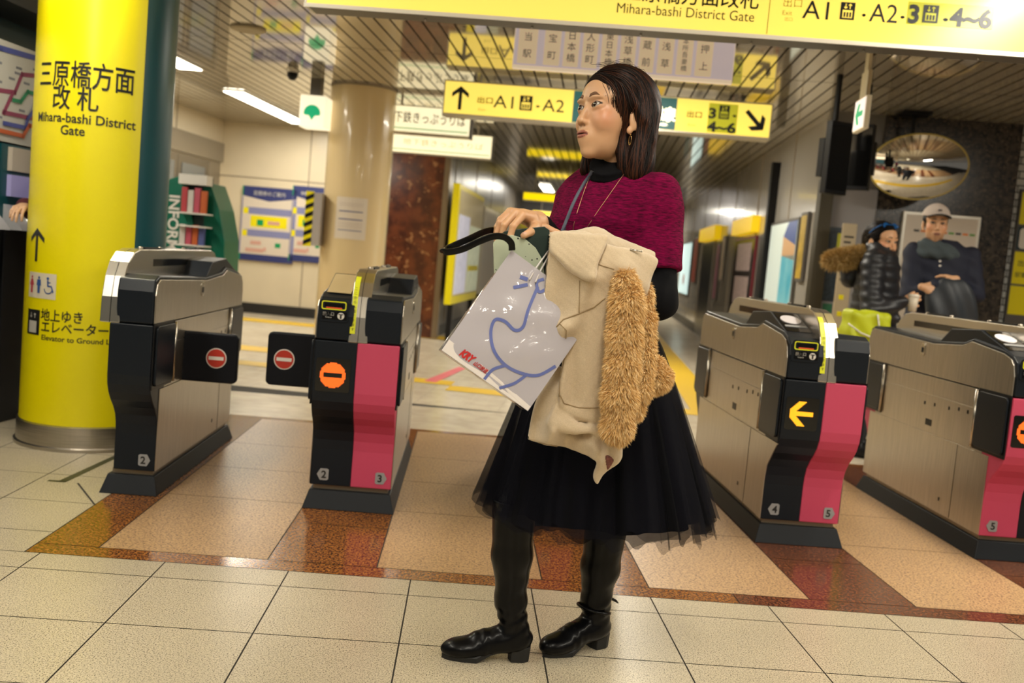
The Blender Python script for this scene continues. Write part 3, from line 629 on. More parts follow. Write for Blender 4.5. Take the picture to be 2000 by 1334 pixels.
def hang_sign(name, label, V, u0, u1, z0, z1, th, face, group=None, rods=(), bevel=.004):
    t = sthing(name, label, 'sign', V, group)
    MB().box(u0, u1, 0, th, z0, z1).build('housing', m_alu, t, bevel=bevel)
    MB().box(u0+.012, u1-.012, -.002, .004, z0+.016, z1-.012).build('lit_panel', face, t)
    if z1 < CZ-.01:
        for r_ in rods: MB().tube([(r_, th/2, z1-.005), (r_, th/2, CZ)], .012, 8).build('hanger', m_alu, t)
    return t
# big sign above the gates
V1 = 4.80; zb = 2.20
t = hang_sign('overhead_sign', 'huge lit yellow overhead sign pointing to the district gate, running off the top right', V1, -1.52, 3.3, zb, 2.53, .15, m_sy, rods=(-1.2, 0, 1.2, 2.4))
MB().box(-1.5, 3.28, .012, .138, zb-.002, zb+.002).build('underside', m_sdk, t)
MB().box(-1.522, 3.302, -.004, .004, zb-.002, zb+.016).build('bottom_rail', mat('rail_light', (.8, .76, .66), .3, em=(1, .85, .6), es=.25), t)
for k in range(-2, 6):
    u = k*.52+.1
    MB().tube([(u, .07, zb+.001), (u, .07, zb-.012)], .006, 8).build('latch_screw', m_ss2, t)
def sv(x, y, V=V1): return SPv(x, y, V)
mb = MB(); (a, z), (b_, z2) = sv(1215, 14), sv(1480, 22)
put_text(mb, '三原橋方面改札', .098, (a+b_)/2, (z+z2)/2+.026, -.004, fit=b_-a, bold=.0010)
mb.build('gate_name', m_inkb, t)
mb = MB(); (a, z), (b_, z2) = sv(1203, 33), sv(1472, 40)
put_text(mb, 'Mihara-bashi District Gate', .066, (a+b_)/2, (z+z2)/2+.006, -.004, fit=b_-a); mb.build('gate_name_english', mat('brown_ink', (.10, .07, .01), .5), t)
mb = MB(); a, z = sv(1500, 40); MB().box(a-.002, a+.002, -.0035, -.002, zb+.02, 2.52).build('panel_seam', m_faint, t)
(a, z), (b_, _) = sv(1530, 12), sv(1566, 12)
mb = MB(); put_text(mb, '出口', .045, (a+b_)/2, z, -.004, fit=b_-a); put_text(mb, 'Exit', .03, a+.02, z-.04, -.004); put_text(mb, '出口', .02, a+.03, z-.065, -.004); mb.build('small_exit_text', m_faint, t)
zt = sv(1600, 38)[1]
def fitted(mb, s_, x0, x1, y0, V, size, bold=.002, m=0):
    (a, z), (b_, _) = SPv(x0, y0, V), SPv(x1, y0, V)
    put_text(mb, s_, size, (a+b_)/2, z, -.004, fit=(b_-a), bold=bold, m=m)
mb = MB(); fitted(mb, 'A1', 1571, 1622, 36, V1, .118, 0); fitted(mb, 'A2', 1697, 1752, 42, V1, .118, 0); fitted(mb, '・', 1682, 1690, 38, V1, .05); fitted(mb, '・', 1757, 1766, 42, V1, .05)
(a, z), (b_, z2) = sv(1639, 38), sv(1671, 6)
mb.build('exit_letters', m_inkb, t); mb = MB(); lift_icon(mb, a, b_, z, z2, -.003); mb.build('lift_symbol', [m_inkb, m_sy], t)
(a, z), (b_, z2) = sv(1769, 47), sv(1942, 14)
o = MB().box(a, b_, -.0035, -.002, z-.0, z2+.0).build('olive_patch', m_sy2, t)
mb = MB(); fitted(mb, '3', 1772, 1793, 44, V1, .112, .004); fitted(mb, '・', 1840, 1850, 47, V1, .05); fitted(mb, '4~6', 1853, 1936, 50, V1, .112, .004); mb.v = [(x, y-.002, z) for x, y, z in mb.v]; mb.build('exit_numbers', m_inkb, o)
(a, z), (b_, z2) = sv(1800, 44), sv(1834, 12); mb = MB(); lift_icon(mb, a, b_, z, z2, -.005); mb.build('lift_symbol', [m_inkb, m_sy2], o)
# second yellow sign
V2 = 8.55
(u0, z0), (u1, z1) = SPv(863, 222, V2), SPv(1511, 205, V2); z0 = 2.25; z1 = 2.545
t = hang_sign('overhead_sign', 'long lit yellow exit sign behind the woman with black arrows at both ends', V2, u0, u1, z0, z1, .2, m_sy, rods=(u0+.3, (u0+u1)/2, u1-.3))
(a, z), (b_, z2) = SPv(1117, 230, V2), SPv(1325, 180, V2); MB().box(a, b_, -.003, -.001, z0+.018, z1-.014).build('teal_panel', m_tealp, t)
a, z = SPv(899, 192, V2)
mb = MB()
for q in arrow(a, (z0+z1)/2, .20, math.pi/2, .15, .36): flat(mb, q, -.003)
mb.build('up_arrow', m_inkb, t); mb = MB(); a, z = SPv(1475, 230, V2)
for q in arrow(a, (z0+z1)/2, .21, -math.pi/4, .17, .36): flat(mb, q, -.003)
mb.build('diagonal_arrow', m_inkb, t)
mb = MB(); fitted(mb, '出口', 932, 963, 200, V2, .06); fitted(mb, 'Exit', 934, 948, 216, V2, .03, 0); fitted(mb, '出口', 1341, 1371, 228, V2, .06); fitted(mb, 'Exit', 1343, 1358, 246, V2, .03, 0); mb.build('small_exit_text', m_faint, t)
mb = MB(); fitted(mb, 'A1', 967, 1006, 210, V2, .15, 0); fitted(mb, 'A2', 1059, 1102, 217, V2, .15, 0); fitted(mb, '・', 1046, 1054, 214, V2, .07, .002); mb.build('exit_letters', m_inkb, t)
(a, z), (b_, z2) = SPv(1014, 215, V2), SPv(1041, 188, V2); mb = MB(); lift_icon(mb, a, b_, z, z2, -.003); mb.build('lift_symbol', [m_inkb, m_sy], t)
mb = MB(); fitted(mb, '日比谷線', 1160, 1318, 224, V2, .13, .004); fitted(mb, 'Hibiya Line', 1175, 1304, 236, V2, .04, .003); mb.v = [(x, y-.001, z) for x, y, z in mb.v]; mb.build('line_name', m_glow, t)
(a, z), (b_, z2) = SPv(1380, 256, V2), SPv(1442, 212, V2); o = MB().box(a, b_, -.003, -.001, z0+.025, z1-.03).build('olive_patch', m_sy2, t)
mb = MB(); fitted(mb, '3', 1383, 1398, 230, V2, .115, .004); fitted(mb, '・', 1430, 1438, 232, V2, .06, .004); fitted(mb, '4~6', 1380, 1437, 256, V2, .115, .004); mb.v = [(x, y-.002, z) for x, y, z in mb.v]; mb.build('exit_numbers', m_inkb, o)
(a, z), (b_, z2) = SPv(1403, 232, V2), SPv(1426, 207, V2); mb = MB(); lift_icon(mb, a, b_, z, z2, -.005); mb.build('lift_symbol', [m_inkb, m_sy2], o)
# station list panel
V3 = 6.15
(u0, z0), (u1, _) = SPv(1000, 132, V3), SPv(1430, 158, V3)
t = sthing('station_list_panel', 'hanging pale panel listing the stations of the line in vertical Japanese, above the woman', 'sign', V3)
MB().box(u0, u1, 0, .05, z0, CZ-.03).build('panel', [mat('list_panel', (.72, .62, .46), .35, em=(1, .78, .55), es=.45)], t, bevel=.002)
MB().box(u0+.2, u0+.5, .01, .04, CZ-.03, CZ).build('ceiling_mount', m_alu, t)
names = ['当駅', '宝町', '日本橋', '人形町', '東日本橋', '浅草橋', '蔵前', '浅草', '本所吾妻橋', '押上']
mbv = MB(); mbc = MB(); mbt = MB(); W = (u1-u0); x = u0+W*.02; m_lav = mat('lavender_line', (.35, .33, .5), .5); cw = [.085, .072]+[.068]*7+[.072]; gap = [.03]+[.018]*9
mbv.box(u0+.004, u1-.004, -.0015, 0, z0+.02, CZ-.06)
hgt = .235; zc0 = z0+.03
for k, nm in enumerate(names):
    w = cw[k]*W*1.02
    flat(mbc, rrect(x, x+w, zc0, zc0+hgt, .006), -.0015)
    n = len(nm); sz = min(.055, .19/n, w*.9)
    for j, ch in enumerate(nm): put_text(mbt, ch, sz, x+w/2, zc0+hgt-.02-(j+.75)*(.2/n), -.0045, bold=.0)
    x += w+gap[k]*W*(.9 if k else 1.1)
mbv.build('lavender_field', mat('list_lavender', (.52, .48, .54), .5, em=(.75, .62, .62), es=.4), t); c_ = mbc.build('name_cards', mat('list_card', (.74, .62, .42), .5, em=(1, .76, .48), es=.35), t); mbt.build('station_names', mat('list_ink', (.10, .09, .10), .5), c_)
# cream ticket-office signs
for V, pL, pR, pB, lab, txt in ((10.05, 752, 918, (918, 270), 'lit cream sign for the subway ticket office just right of the cream column', '地下鉄きっぷうりば'), (12.15, 752, 962, (960, 313), 'lit cream sign farther back, its green stripe partly under the nearer ticket sign', '地下鉄きっぷうりば')):
    (u0, _), (u1, z0) = SPv(pL-12, 250, V), SPv(pB[0], pB[1], V); z1 = z0+.29 if V > 12 else 2.52
    t = hang_sign('ticket_office_sign', lab, V, u0, u1, z0, z1, .16, m_sc, group=None, rods=(u0+.2, u1-.2))
    mb = MB(); mb.box(u0+.02, u1-.03, -.0035, -.002, z0+.045, z0+.055); mb.build('green_stripe', m_green, t)
    if V < 11: mb = MB(); put_text(mb, txt, .12, (u0+u1)/2, z0+.115, -.004, fit=(u1-u0)*.88, bold=.001); mb.build('lettering', mat('sign_brown', (.16, .12, .05), .5), t)
    else: mb = MB(); put_text(mb, txt, .09, (u0+u1)/2+.1, z0+.11, -.004, fit=(u1-u0)*.7); mb.build('lettering', mat('sign_pale_brown', (.5, .4, .2), .5, em=(.8, .65, .3), es=.5), t)
    MB().box(u1-.012, u1+.004, -.006, .16, z0-.004, z1+.004).build('end_cap', m_sdk, t)
# green leaf cube sign beside the column
(u0, z0), (u1, z1) = SPv(583, 246, 9.3), SPv(636, 190, 9.3)
t = sthing('leaf_sign', 'small lit white sign with a green ginkgo leaf, left of the cream column', 'sign', 9.3)
MB().box(u0, u1, 0, .24, z0, z1+.01).build('housing', mat('lit_white', (.8, .75, .6), .3, em=(1, .9, .65), es=.85), t, bevel=.003)
c_, zc = (u0+u1)/2, (z0+z1)/2; r_ = (u1-u0)*.33
lf = [(c_, zc-r_*.95)] + [(c_+r_*math.sin(a)*1.0, zc-r_*.15+r_*.95*math.cos(a)) for a in np.linspace(math.radians(105), math.radians(-105), 22)]
lf = [(c_, zc-r_*1.0), (c_+r_*.35, zc-r_*.45)]+lf[1:]+[(c_-r_*.35, zc-r_*.45)]
mb = MB(); flat(mb, lf[::-1], -.001); mb.build('ginkgo_leaf', mat('leaf_green', (0, .42, .18), .4, em=(0, .6, .25), es=.4), t)
MB().box((u0+u1)/2-.05, (u0+u1)/2+.05, .06, .16, z1+.005, CZ).build('hanger', m_sdk, t)
# emergency-exit lamp box on the right
t = sthing('exit_lamp', 'narrow white emergency-exit lamp with a green mark hanging at the upper right', 'sign', 6.25)
(a, z), (b_, z2) = SPv(1686, 250, 6.25), SPv(1704, 185, 6.25)
MB().box(a, b_, 0, .26, z, z2).build('lamp_box', mat('lamp_cream', (.62, .55, .38), .4, em=(1, .8, .5), es=.12), t, bevel=.004)
MB().box(a-.003, a+.001, .01, .25, z+.01, z2-.01).build('lit_face', mat('lit_pinkish', (.8, .72, .7), .3, em=(1, .85, .8), es=.75), t)
mb = MB()
for q in arrow(.13, (z+z2)/2, .16, 0, .2, .4): mb.prism(q, a-.006, a-.003, 'x')
mb.build('green_mark', mat('leaf_green', (0, .42, .18), .4), t)
MB().box(a+.004, b_-.002, .05, .2, z2, z2+.16).build('bracket', mat('bracket_beige', (.5, .42, .26), .4), t, bevel=.003)
MB().box(a+.006, b_-.006, .08, .16, z2+.16, CZ).build('hanger', mat('bracket_beige', (.5, .42, .26), .4), t)
# hanging black monitors
for k, (x0, x1, y0, y1, V, an, lab) in enumerate(((1604, 1664, 240, 378, 7.4, 28, 'black monitor hung from the ceiling, left one of the pair beside the round mirror'), (1650, 1706, 245, 370, 7.7, -30, 'black monitor hung from the ceiling, right one of the pair nearest the round mirror'))):
    (a, z), (b_, z2) = SPv(x0, y1, V), SPv(x1, y0, V); w = (b_-a)
    t = thing('hanging_monitor', lab, 'monitor', S((a+b_)/2, V, 0), -SA+math.radians(an))
    MB().box(-w*.62, w*.62, -.03, .03, z, z2).build('screen_case', m_black, t, bevel=.006)
    MB().box(-w*.57, w*.57, -.034, -.029, z+.03, z2-.03).build('screen', m_glass, t)
    MB().box(-.10, .10, .03, .09, z+.12, z2-.12).build('rear_housing', m_black, t, bevel=.005)
    MB().tube([(0, .06, z2-.15), (0, .06, CZ)], .022, 10).build('hanging_pole', m_black, t)
# convex mirror
(a, z) = SPv(1795, 326, 8.45)
t = thing('convex_mirror', 'oval convex safety mirror reflecting the hall, on the dark stone pier', 'mirror', S(a, 8.45, z), -SA)
v = []; f = []; RX, RZ, D = .385, .262, .12; n, k = 48, 14
for i in range(k+1):
    s_ = i/k
    for j in range(n): w = 2*math.pi*j/n; v.append((RX*s_*math.cos(w), -D*(1-s_*s_), RZ*s_*math.sin(w)))
f = [(i*n+j, i*n+(j+1) % n, (i+1)*n+(j+1) % n, (i+1)*n+j) for i in range(k) for j in range(n)]
til = Matrix.Rotation(math.radians(14), 4, 'X') @ Matrix.Rotation(math.radians(-4), 4, 'Y')
o = obj('mirror_dome', [tuple(til @ Vector(p)) for p in v], f, mat('mirror_silver', (.92, .90, .86), .02, 1), t, True)
mb = MB(); mb.tube([til @ Vector((RX*1.01*math.cos(2*math.pi*j/n), .004, RZ*1.01*math.sin(2*math.pi*j/n))) for j in range(n+1)], .008, 6); mb.build('rim', mat('mirror_rim', (.45, .35, .08), .4), t, True)
MB().tube([(0, .06, .05), (0, .3, .2), (0, .30, CZ-z)], .016, 8).build('bracket_arm', m_black, t); MB().box(-.12, .12, .2, .42, CZ-z-.03, CZ-z).build('ceiling_plate', m_black, t)
mb = MB(); mb.add([tuple(til @ Vector((RX*.98*math.cos(2*math.pi*j/24), .012, RZ*.98*math.sin(2*math.pi*j/24)))) for j in range(24)], [tuple(range(24))]); mb.build('back_plate', m_black, t)
# framed board behind the man
V = 8.93; (u0, z1), (u1, _) = SPv(1764, 412, V), SPv(1915, 425, V); z0 = SPv(1758, 640, V)[1]
t = sthing('notice_board', 'framed white notice board on the dark stone pier behind the man in a cap', 'board', V)
MB().box(u0, u1, -.03, .02, z0, z1).build('frame', m_alu, t, bevel=.004); MB().box(u0+.025, u1-.025, -.033, -.029, z0+.025, z1-.025).build('sheet', mat('board_sheet', (.60, .53, .45), .4), t)
mb = MB(); (a, z) = SPv(1782, 452, V); w = (u1-u0)
for k in range(9): mb.box(a+k*w*.09, a+k*w*.09+w*.07, -.0345, -.033, z, z+.018, k % 3)
mb.build('colour_strip', [mat('print_black', (.03, .03, .03), .5), mat('print_orange', (.7, .2, .03), .5), mat('print_green', (.1, .3, .05), .5)], t)
# yellow guide sign on the brick-tile wall
V = 9.15; (u0, z1) = SPv(1993, 372, V); t = sthing('wall_guide_sign', 'tall yellow guide sign on the white tile wall at the right edge', 'sign', V)
MB().box(u0, u0+.7, -.03, .02, .85, z1+.01).build('frame', m_sdk, t)
zz = [SPv(1990, y, V)[1] for y in (375, 438, 443, 488, 492, 555, 559, 615)]
for a, b_, mm in ((0, 1, m_yel), (2, 3, mat('guide_dark', (.01, .03, .04), .4)), (4, 5, m_yel), (6, 7, m_yel)): MB().box(u0+.01, u0+.69, -.034, -.03, zz[b_], zz[a]).build('yellow_panel' if mm is m_yel else 'dark_panel', mm, t)
mb = MB(); flat(mb, rrect(u0+.03, u0+.24, zz[3]+.01, zz[2]-.01, .03), -.034); mb.build('white_emblem', m_wht, t)
mb = MB(); put_text(mb, '出口', .06, u0+.1, zz[4]-.12, -.036); put_text(mb, '駅事務室', .05, u0+.13, zz[4]-.22, -.036); mb.build('lettering', m_inkb, t)
# ---- corridor right wall, plane u = 1.914
def wallR(name, label, cat, va, vb, z0, z1, th=.03, fm=None, mtl=None, group=None):
    t = thing(name, label, cat, S(1.914, (va+vb)/2, 0), -SA-math.pi/2, group)   # local -y points to -u, local x to -v
    w = abs(va-vb)/2
    MB().box(-w, w, -th, 0, z0, z1).build('frame', fm or m_sdk, t, bevel=.004)
    MB().box(-w+.03, w-.03, -th-.003, -th+.001, z0+.03, z1-.03).build('sheet', mtl, t)
    return t, w
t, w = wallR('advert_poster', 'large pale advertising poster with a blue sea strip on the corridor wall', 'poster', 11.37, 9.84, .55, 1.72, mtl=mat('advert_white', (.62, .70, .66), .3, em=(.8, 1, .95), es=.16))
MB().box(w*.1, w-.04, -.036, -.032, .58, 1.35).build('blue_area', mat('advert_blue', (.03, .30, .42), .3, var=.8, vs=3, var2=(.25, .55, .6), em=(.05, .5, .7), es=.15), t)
MB().prism([(w*.1, 1.35), (w-.04, 1.3), (w-.04, 1.45), (w*.1, 1.55)], -.036, -.032, 'y').build('orange_area', mat('advert_peach', (.65, .40, .22), .3), t)
MB().prism([(w*.1, 1.55), (w-.04, 1.45), (w-.04, 1.69), (w*.4, 1.69)], -.036, -.032, 'y').build('deep_blue_area', mat('advert_deep', (.05, .10, .35), .3), t)
t, w = wallR('advert_poster', 'glowing pale blue light box far down the corridor wall', 'poster', 23.1, 20.7, .62, 1.75, mtl=mat('lightbox', (.6, .7, .7), .3, em=(.7, 1, .98), es=.6))
MB().prism(circ(0, .95, .16, 16, .12), -.037, -.033, 'y').build('red_print', mat('poster_red', (.5, .12, .08), .5), t)
t, w = wallR('shop_window', 'dark red framed shop window with pink price sheets in the corridor', 'window display', 14.2, 12.4, .0, 1.62, fm=mat('maroon_frame', (.14, .01, .02), .4), mtl=mat('window_dark', (.06, .05, .05), .15))
for z in (.75, 1.18): MB().box(-w+.35, w-.25, -.037, -.032, z, z+.36).build('price_sheet', mat('pink_sheet', (.55, .42, .42), .5, var=.5, vs=25), t)
MB().box(-w, w, -.10, -.0, 1.66, 1.86).build('yellow_awning', mat('shop_yellow', (.85, .58, .02), .4, em=(1, .62, .0), es=.5), t)
t, w = wallR('doorway', 'dark doorway under a yellow band in the corridor', 'doorway', 18.5, 16.8, 0, 1.66, fm=mat('door_trim', (.3, .28, .26), .4), mtl=mat('door_void', (.004, .006, .012), .3))
MB().box(-w-.2, w+.5, -.1, 0, 1.68, 1.9).build('yellow_band', mat('shop_yellow', (.85, .58, .02), .4), t)
k = 0
for va, vb, z0, z1, c, lab in ((16.3, 15.9, .7, 1.6, (.45, .1, .22), 'narrow pink banner on the corridor wall'), (15.7, 15.3, 1.0, 1.7, (.7, .55, .4), 'narrow cream banner on the corridor wall beside the pink one'), (12.1, 11.75, .3, 1.62, (.02, .02, .025), 'narrow black display panel right of the shop window'), (20.2, 19.4, .9, 1.8, (.35, .06, .04), 'dark red vending front deep in the corridor'), (9.75, 9.45, 1.1, 1.75, (.62, .42, .05), 'yellow and red notice strip right of the blue poster'), (25.5, 24.2, .3, 1.3, (.05, .11, .12), 'dark green poster at the far end of the corridor wall')):
    wallR('wall_notice', lab, 'notice', va, vb, z0, z1, mtl=mat('notice_%d' % k, c, .4, var=.5, vs=12)); k += 1
MB().box(1.83, 1.92, 11.40, 11.52, 0, 2.4, 0, MS).build('post', m_black); tag(bpy.data.objects['post'], 'slim black upright post on the corridor wall left of the blue poster', 'post')
MB().box(1.86, 1.97, 8.88, 9.04, 0, 2.0, 0, MS).build('corner_post', mat('bronze_post', (.06, .05, .03), .4, .5)); tag(bpy.data.objects['corner_post'], 'dark bronze corner post under the black monitors', 'post')
# glazed end panel with notices between corner post and pier
t = sthing('glazed_display', 'glass display case of dark posters between the corner post and the stone pier', 'display case', 9.0)
MB().box(1.97, 2.36, -.03, .03, .5, 1.95).build('case', mat('case_grey', (.30, .29, .30), .15, coat=.5), t)
for a, b_, z0, z1, c, nm in ((1.99, 2.1, .95, 1.60, (.03, .05, .07), 'dark_poster'), (2.06, 2.11, 1.25, 1.55, (.5, .5, .02), 'yellow_poster'), (2.0, 2.08, .75, .93, (.03, .16, .08), 'green_poster')):
    MB().box(a, b_, -.036, -.031 if nm == 'dark_poster' else -.038+.003, z0, z1).build(nm, mat(nm, c, .3, var=.6, vs=30), t) if nm == 'dark_poster' else MB().box(a, b_, -.040, -.037, z0, z1).build(nm, mat(nm, c, .3), t)
t = sthing('notice_stand', 'tall beige notice stand with small print beside the woman in the black parka', 'stand', 8.6)
(a, _), (b_, _) = SPv(1640, 500, 8.6), SPv(1668, 500, 8.6)
MB().box(a, b_, 0, .03, .1, 1.62).build('panel', mat('stand_beige', (.46, .38, .25), .4), t, bevel=.003); MB().box(a-.06, b_+.06, -.12, .14, 0, .1).build('foot', m_black, t, bevel=.01)
mb = MB()
for j in range(9): mb.box(a+.02, b_-.02-.02*(j % 3), -.002, 0, 1.5-j*.045, 1.515-j*.045)
mb.build('small_print', m_ink, t); mb = MB()
for j in range(4): mb.box(a+.03, a+.07, -.002, 0, .98-j*.14, 1.02-j*.14)
mb.build('yellow_marks', m_yel, t)
# ---- corridor left: big yellow-framed map board and a white one behind it
def wallL(name, label, cat, U, va, vb, z0, z1, fm, mtl, th=.08):
    t = thing(name, label, cat, S(U, (va+vb)/2, 0), -SA+math.pi/2); w = abs(vb-va)/2
    MB().box(-w, w, 0, th, z0, z1).build('frame', fm, t, bevel=.004); MB().box(-w+.09, w-.03, -.004, .001, z0+.1, z1-.06).build('sheet', mtl, t); return t, w
t, w = wallL('map_board', 'yellow-framed area map board seen edge-on left of the corridor', 'board', -1.70, 11.77, 14.3, .46, 1.90, m_yel, mat('map_cream', (.55, .48, .28), .4))
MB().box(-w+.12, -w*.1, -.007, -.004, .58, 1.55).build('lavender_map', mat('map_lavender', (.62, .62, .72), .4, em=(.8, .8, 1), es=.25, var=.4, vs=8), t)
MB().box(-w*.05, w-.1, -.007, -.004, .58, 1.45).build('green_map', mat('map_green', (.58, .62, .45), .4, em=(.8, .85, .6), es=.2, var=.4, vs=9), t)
MB().box(0, w-.2, -.010, -.007, .86, .93).build('yellow_bar', m_yel, t)
for z, h in ((.46, 'leg'),):
    for x in (-w+.3, w-.3): MB().box(x-.04, x+.04, .01, .07, 0, .46).build('leg', m_black, t)
t, w = wallL('map_board', 'white framed board standing just beyond the yellow map board', 'board', -1.72, 14.7, 17.2, .5, 1.80, m_alu, mat('board_grey', (.55, .52, .50), .4))
for x in (-w+.3, w-.3): MB().box(x-.04, x+.04, .01, .07, 0, .5).build('leg', m_black, t)
# far yellow signs of the corridor
for V, x0, x1, y0, y1, lab in ((18, 1022, 1130, 374, 396, 'blurred lit yellow sign far down the corridor, nearest of the three'), (23, 1040, 1135, 410, 424, 'blurred lit yellow sign far down the corridor, middle one'), (30, 1050, 1120, 428, 452, 'blurred lit yellow sign farthest down the corridor')):
    (a, z1), (b_, z0) = SPv(x0, y0, V), SPv(x1, y1+4, V); t = hang_sign('overhead_sign', lab, V, a, b_, z0, z1, .2, mat('far_sign', (.8, .6, .02), .4, em=(1, .72, .0), es=1.1), rods=(a+.2, b_-.2))
# ---- back wall posters
V = 13.49
for x0, x1, lab in ((475, 571, 'blue-headed ticket guide poster on the back wall, left one'), (573, 640, 'blue-headed ticket guide poster on the back wall, partly behind the striped box')):
    (u0, z1), (u1, z0) = SPv(x0, 362, V), SPv(x1, 516, V); t = sthing('wall_poster', lab, 'poster', V); W = u1-u0; Hh = z1-z0
    MB().box(u0, u1, -.006, 0, z0, z1).build('sheet', mat('poster_cream', (.66, .58, .48), .4), t)
    mb = MB(); flat(mb, [(u0, z1), (u0, z1-Hh*.13), (u0+W/2, z1-Hh*.19), (u1, z1-Hh*.13), (u1, z1)], -.006); mb.build('navy_heading_band', mat('navy_print', (.03, .04, .16), .4), t); MB().box(u0, u1, -.0075, -.006, z0, z0+Hh*.09).build('navy_foot_band', mat('navy_print', (.03, .04, .16), .4), t)
    mb = MB(); mb.box(u0, u0+W*.02, -.009, -.0075, z1-Hh*.13, z1); mb.box(u0, u0+W*.02, -.009, -.0075, z0, z0+Hh*.09); mb.build('green_edge', mat('print_leaf', (0, .3, .1), .4), t)
    mb = MB(); mb.box(u0, u0+.02*W, -.0075, -.006, z0+Hh*.1, z1-Hh*.14); mb.box(u1-.05*W, u1, -.0075, -.006, z0+Hh*.1, z1-Hh*.14)
    for zz in (.63, .33): mb.box(u0+W*.08, u0+W*.93, -.0075, -.006, z0+Hh*zz, z0+Hh*(zz+.09))
    mb.build('lavender_bars', mat('print_lav', (.22, .23, .42), .4), t)
    mb = MB(); mb.box(u0+W*.18, u0+W*.85, -.0075, -.006, z0+Hh*.46, z0+Hh*.61)
    for zz in (.63, .33): mb.box(u0+W*.04, u0+W*.13, -.009, -.0075, z0+Hh*zz, z0+Hh*(zz+.08))
    mb.build('yellow_blocks', m_yel, t)
    mb = MB(); put_text(mb, 'PASMOのご案内' if False else '定期券のご案内', .085*W, (u0+u1)/2, z1-Hh*.11, -.008, bold=.001); mb.build('heading', m_wht, t)
    mb = MB(); flat(mb, rect(u0+W*.3, u0+W*.42, z0+Hh*.48, z0+Hh*.56), -.008, 0); flat(mb, rect(u0+W*.66, u0+W*.76, z0+Hh*.2, z0+Hh*.26), -.008, 0); mb.build('green_marks', mat('print_leaf', (0, .3, .1), .4), t)
    mb = MB()
    for a, b_, zz in ((.5, .72, .5), (.2, .4, .22), (.45, .5, .14), (.12, .45, .12)): flat(mb, rect(u0+W*a, u0+W*b_, z0+Hh*zz, z0+Hh*(zz+.05)), -.009, 0)
    mb.build('pink_marks', mat('print_salmon', (.62, .35, .28), .4), t)
# blue sticker on the grey panel by the marble pier
(a, z1), (b_, z0) = SPv(745, 360, 12.55), SPv(762, 415, 12.55); o = MB().box(a, b_, 12.585, 12.6, z0, z1, 0, MS).build('blue_sign', mat('sticker_blue', (.08, .16, .5), .4)); tag(o, 'small upright blue sign between the cream column and the marble pier', 'sign')
# things on the cream column
A0 = math.atan2(-CC.y, -CC.x)
t = thing('paper_notice', 'white paper notice with blue lines taped to the cream column', 'notice', (CC.x, CC.y, 0), A0+math.pi/2-.02)
z1, z0 = P(668, 384, 9.65).z, P(668, 466, 9.65).z; n = 8; v = []; Rr = CRr+.004
for i in range(n+1):
    w = -math.pi/2+(-.58+.95*i/n)   # local: facing -y
    for z in (z0, z1): v.append((Rr*math.cos(w)*1, Rr*math.sin(w), z))
obj('sheet', v, [(2*i, 2*i+2, 2*i+3, 2*i+1) for i in range(n)], mat('paper_white', (.68, .60, .50), .5), t).modifiers.new('solid', 'SOLIDIFY').thickness = .001
for k, (zz, hh) in enumerate(((.65, .025), (.46, .025), (.2, .018), (.85, .01), (.8, .01), (.38, .01), (.33, .01), (.28, .01))):
    v = []
    for i in range(n+1):
        w = -math.pi/2+(-.48+.72*i/n)
        for z in (z0+(z1-z0)*zz, z0+(z1-z0)*(zz+hh)): v.append(((Rr+.0015)*math.cos(w), (Rr+.0015)*math.sin(w), z))
    obj('printed_line', v, [(2*i, 2*i+2, 2*i+3, 2*i+1) for i in range(n)], mat('line_blue', (.08, .10, .25), .5) if k < 3 else mat('line_pale', (.5, .42, .38), .5), t)
t = thing('striped_box', 'flat grey box with yellow and black hazard stripe, left side of the cream column', 'box', P(616, 430, 9.75)*1.0, 0); zc = t.location.z; t.location.z = 0
z0, z1 = P(616, 480, 9.7).z, P(616, 377, 9.7).z
MB().box(-.01, .07, -.12, .10, z0, z1).build('case', mat('box_grey', (.42, .38, .35), .4), t, bevel=.004)
mb = MB(); mb.box(-.085, -.01, -.12, -.10, z0-.01, z1+.01, 0); mb.build('stripe_board', m_yel, t)
k = 6; Hs = (z1-z0)
mb = MB()
for i in range(k): 
    za = z0+Hs*i/k; mb.prism([(-.085, za), (-.01, za+Hs/k*.45), (-.01, za+Hs/k*.95), (-.085, za+Hs/k*.5)], -.1225, -.1205, 'y')
mb.build('black_stripes', m_black, t)
# information rack
ox = SPv(380, 430, 8.0)[0]
t = thing('leaflet_rack', 'dark green INFORMATION leaflet rack behind the leftmost gate', 'rack', S(ox, 8.0, 0), -SA)
def rp_(x, y, V=8.0): u, z = SPv(x, y, V); return (u-ox, z)
m_gr = mat('rack_green', (.0, .13, .075), .35)
fp2 = [(rp_(330, 560)[0], 0), (rp_(395, 560)[0], 0), rp_(381, 440), rp_(366, 343), rp_(350, 346), rp_(333, 352)]
MB().prism(fp2, -.05, -.02, 'y').build('lettered_side', m_gr, t, bevel=.004)
bp2 = [rp_(398, 362), rp_(412, 358), rp_(430, 410), rp_(440, 470), (rp_(442, 560)[0], 0), (rp_(415, 560)[0], 0)]
MB().prism(bp2, -.02, .32, 'y').build('right_side', m_gr, t, bevel=.004)
a = rp_(366, 345); b_ = rp_(415, 360)
MB().box(a[0]-.03, b_[0], -.0, .02, .0, b_[1]+.05).build('back_panel', mat('rack_back', (.03, .05, .05), .5), t)
MB().box(a[0]-.02, b_[0], -.12, .0, b_[1]-.02, b_[1]+.06).build('header', m_wht, t)
for y in (420, 445, 482): MB().box(a[0], b_[0]+.03, -.17, .0, rp_(390, y)[1], rp_(390, y)[1]+.012).build('shelf', m_wht, t)
mb = MB(); v, f = text_mesh('INFORMATION', .125, 'LEFT', .003); X, Z = rp_(336, 380)
mb.add([(X+.005+p[1], -.054, Z-p[0]) for p in v], f); mb.build('lettering', m_wht, t)
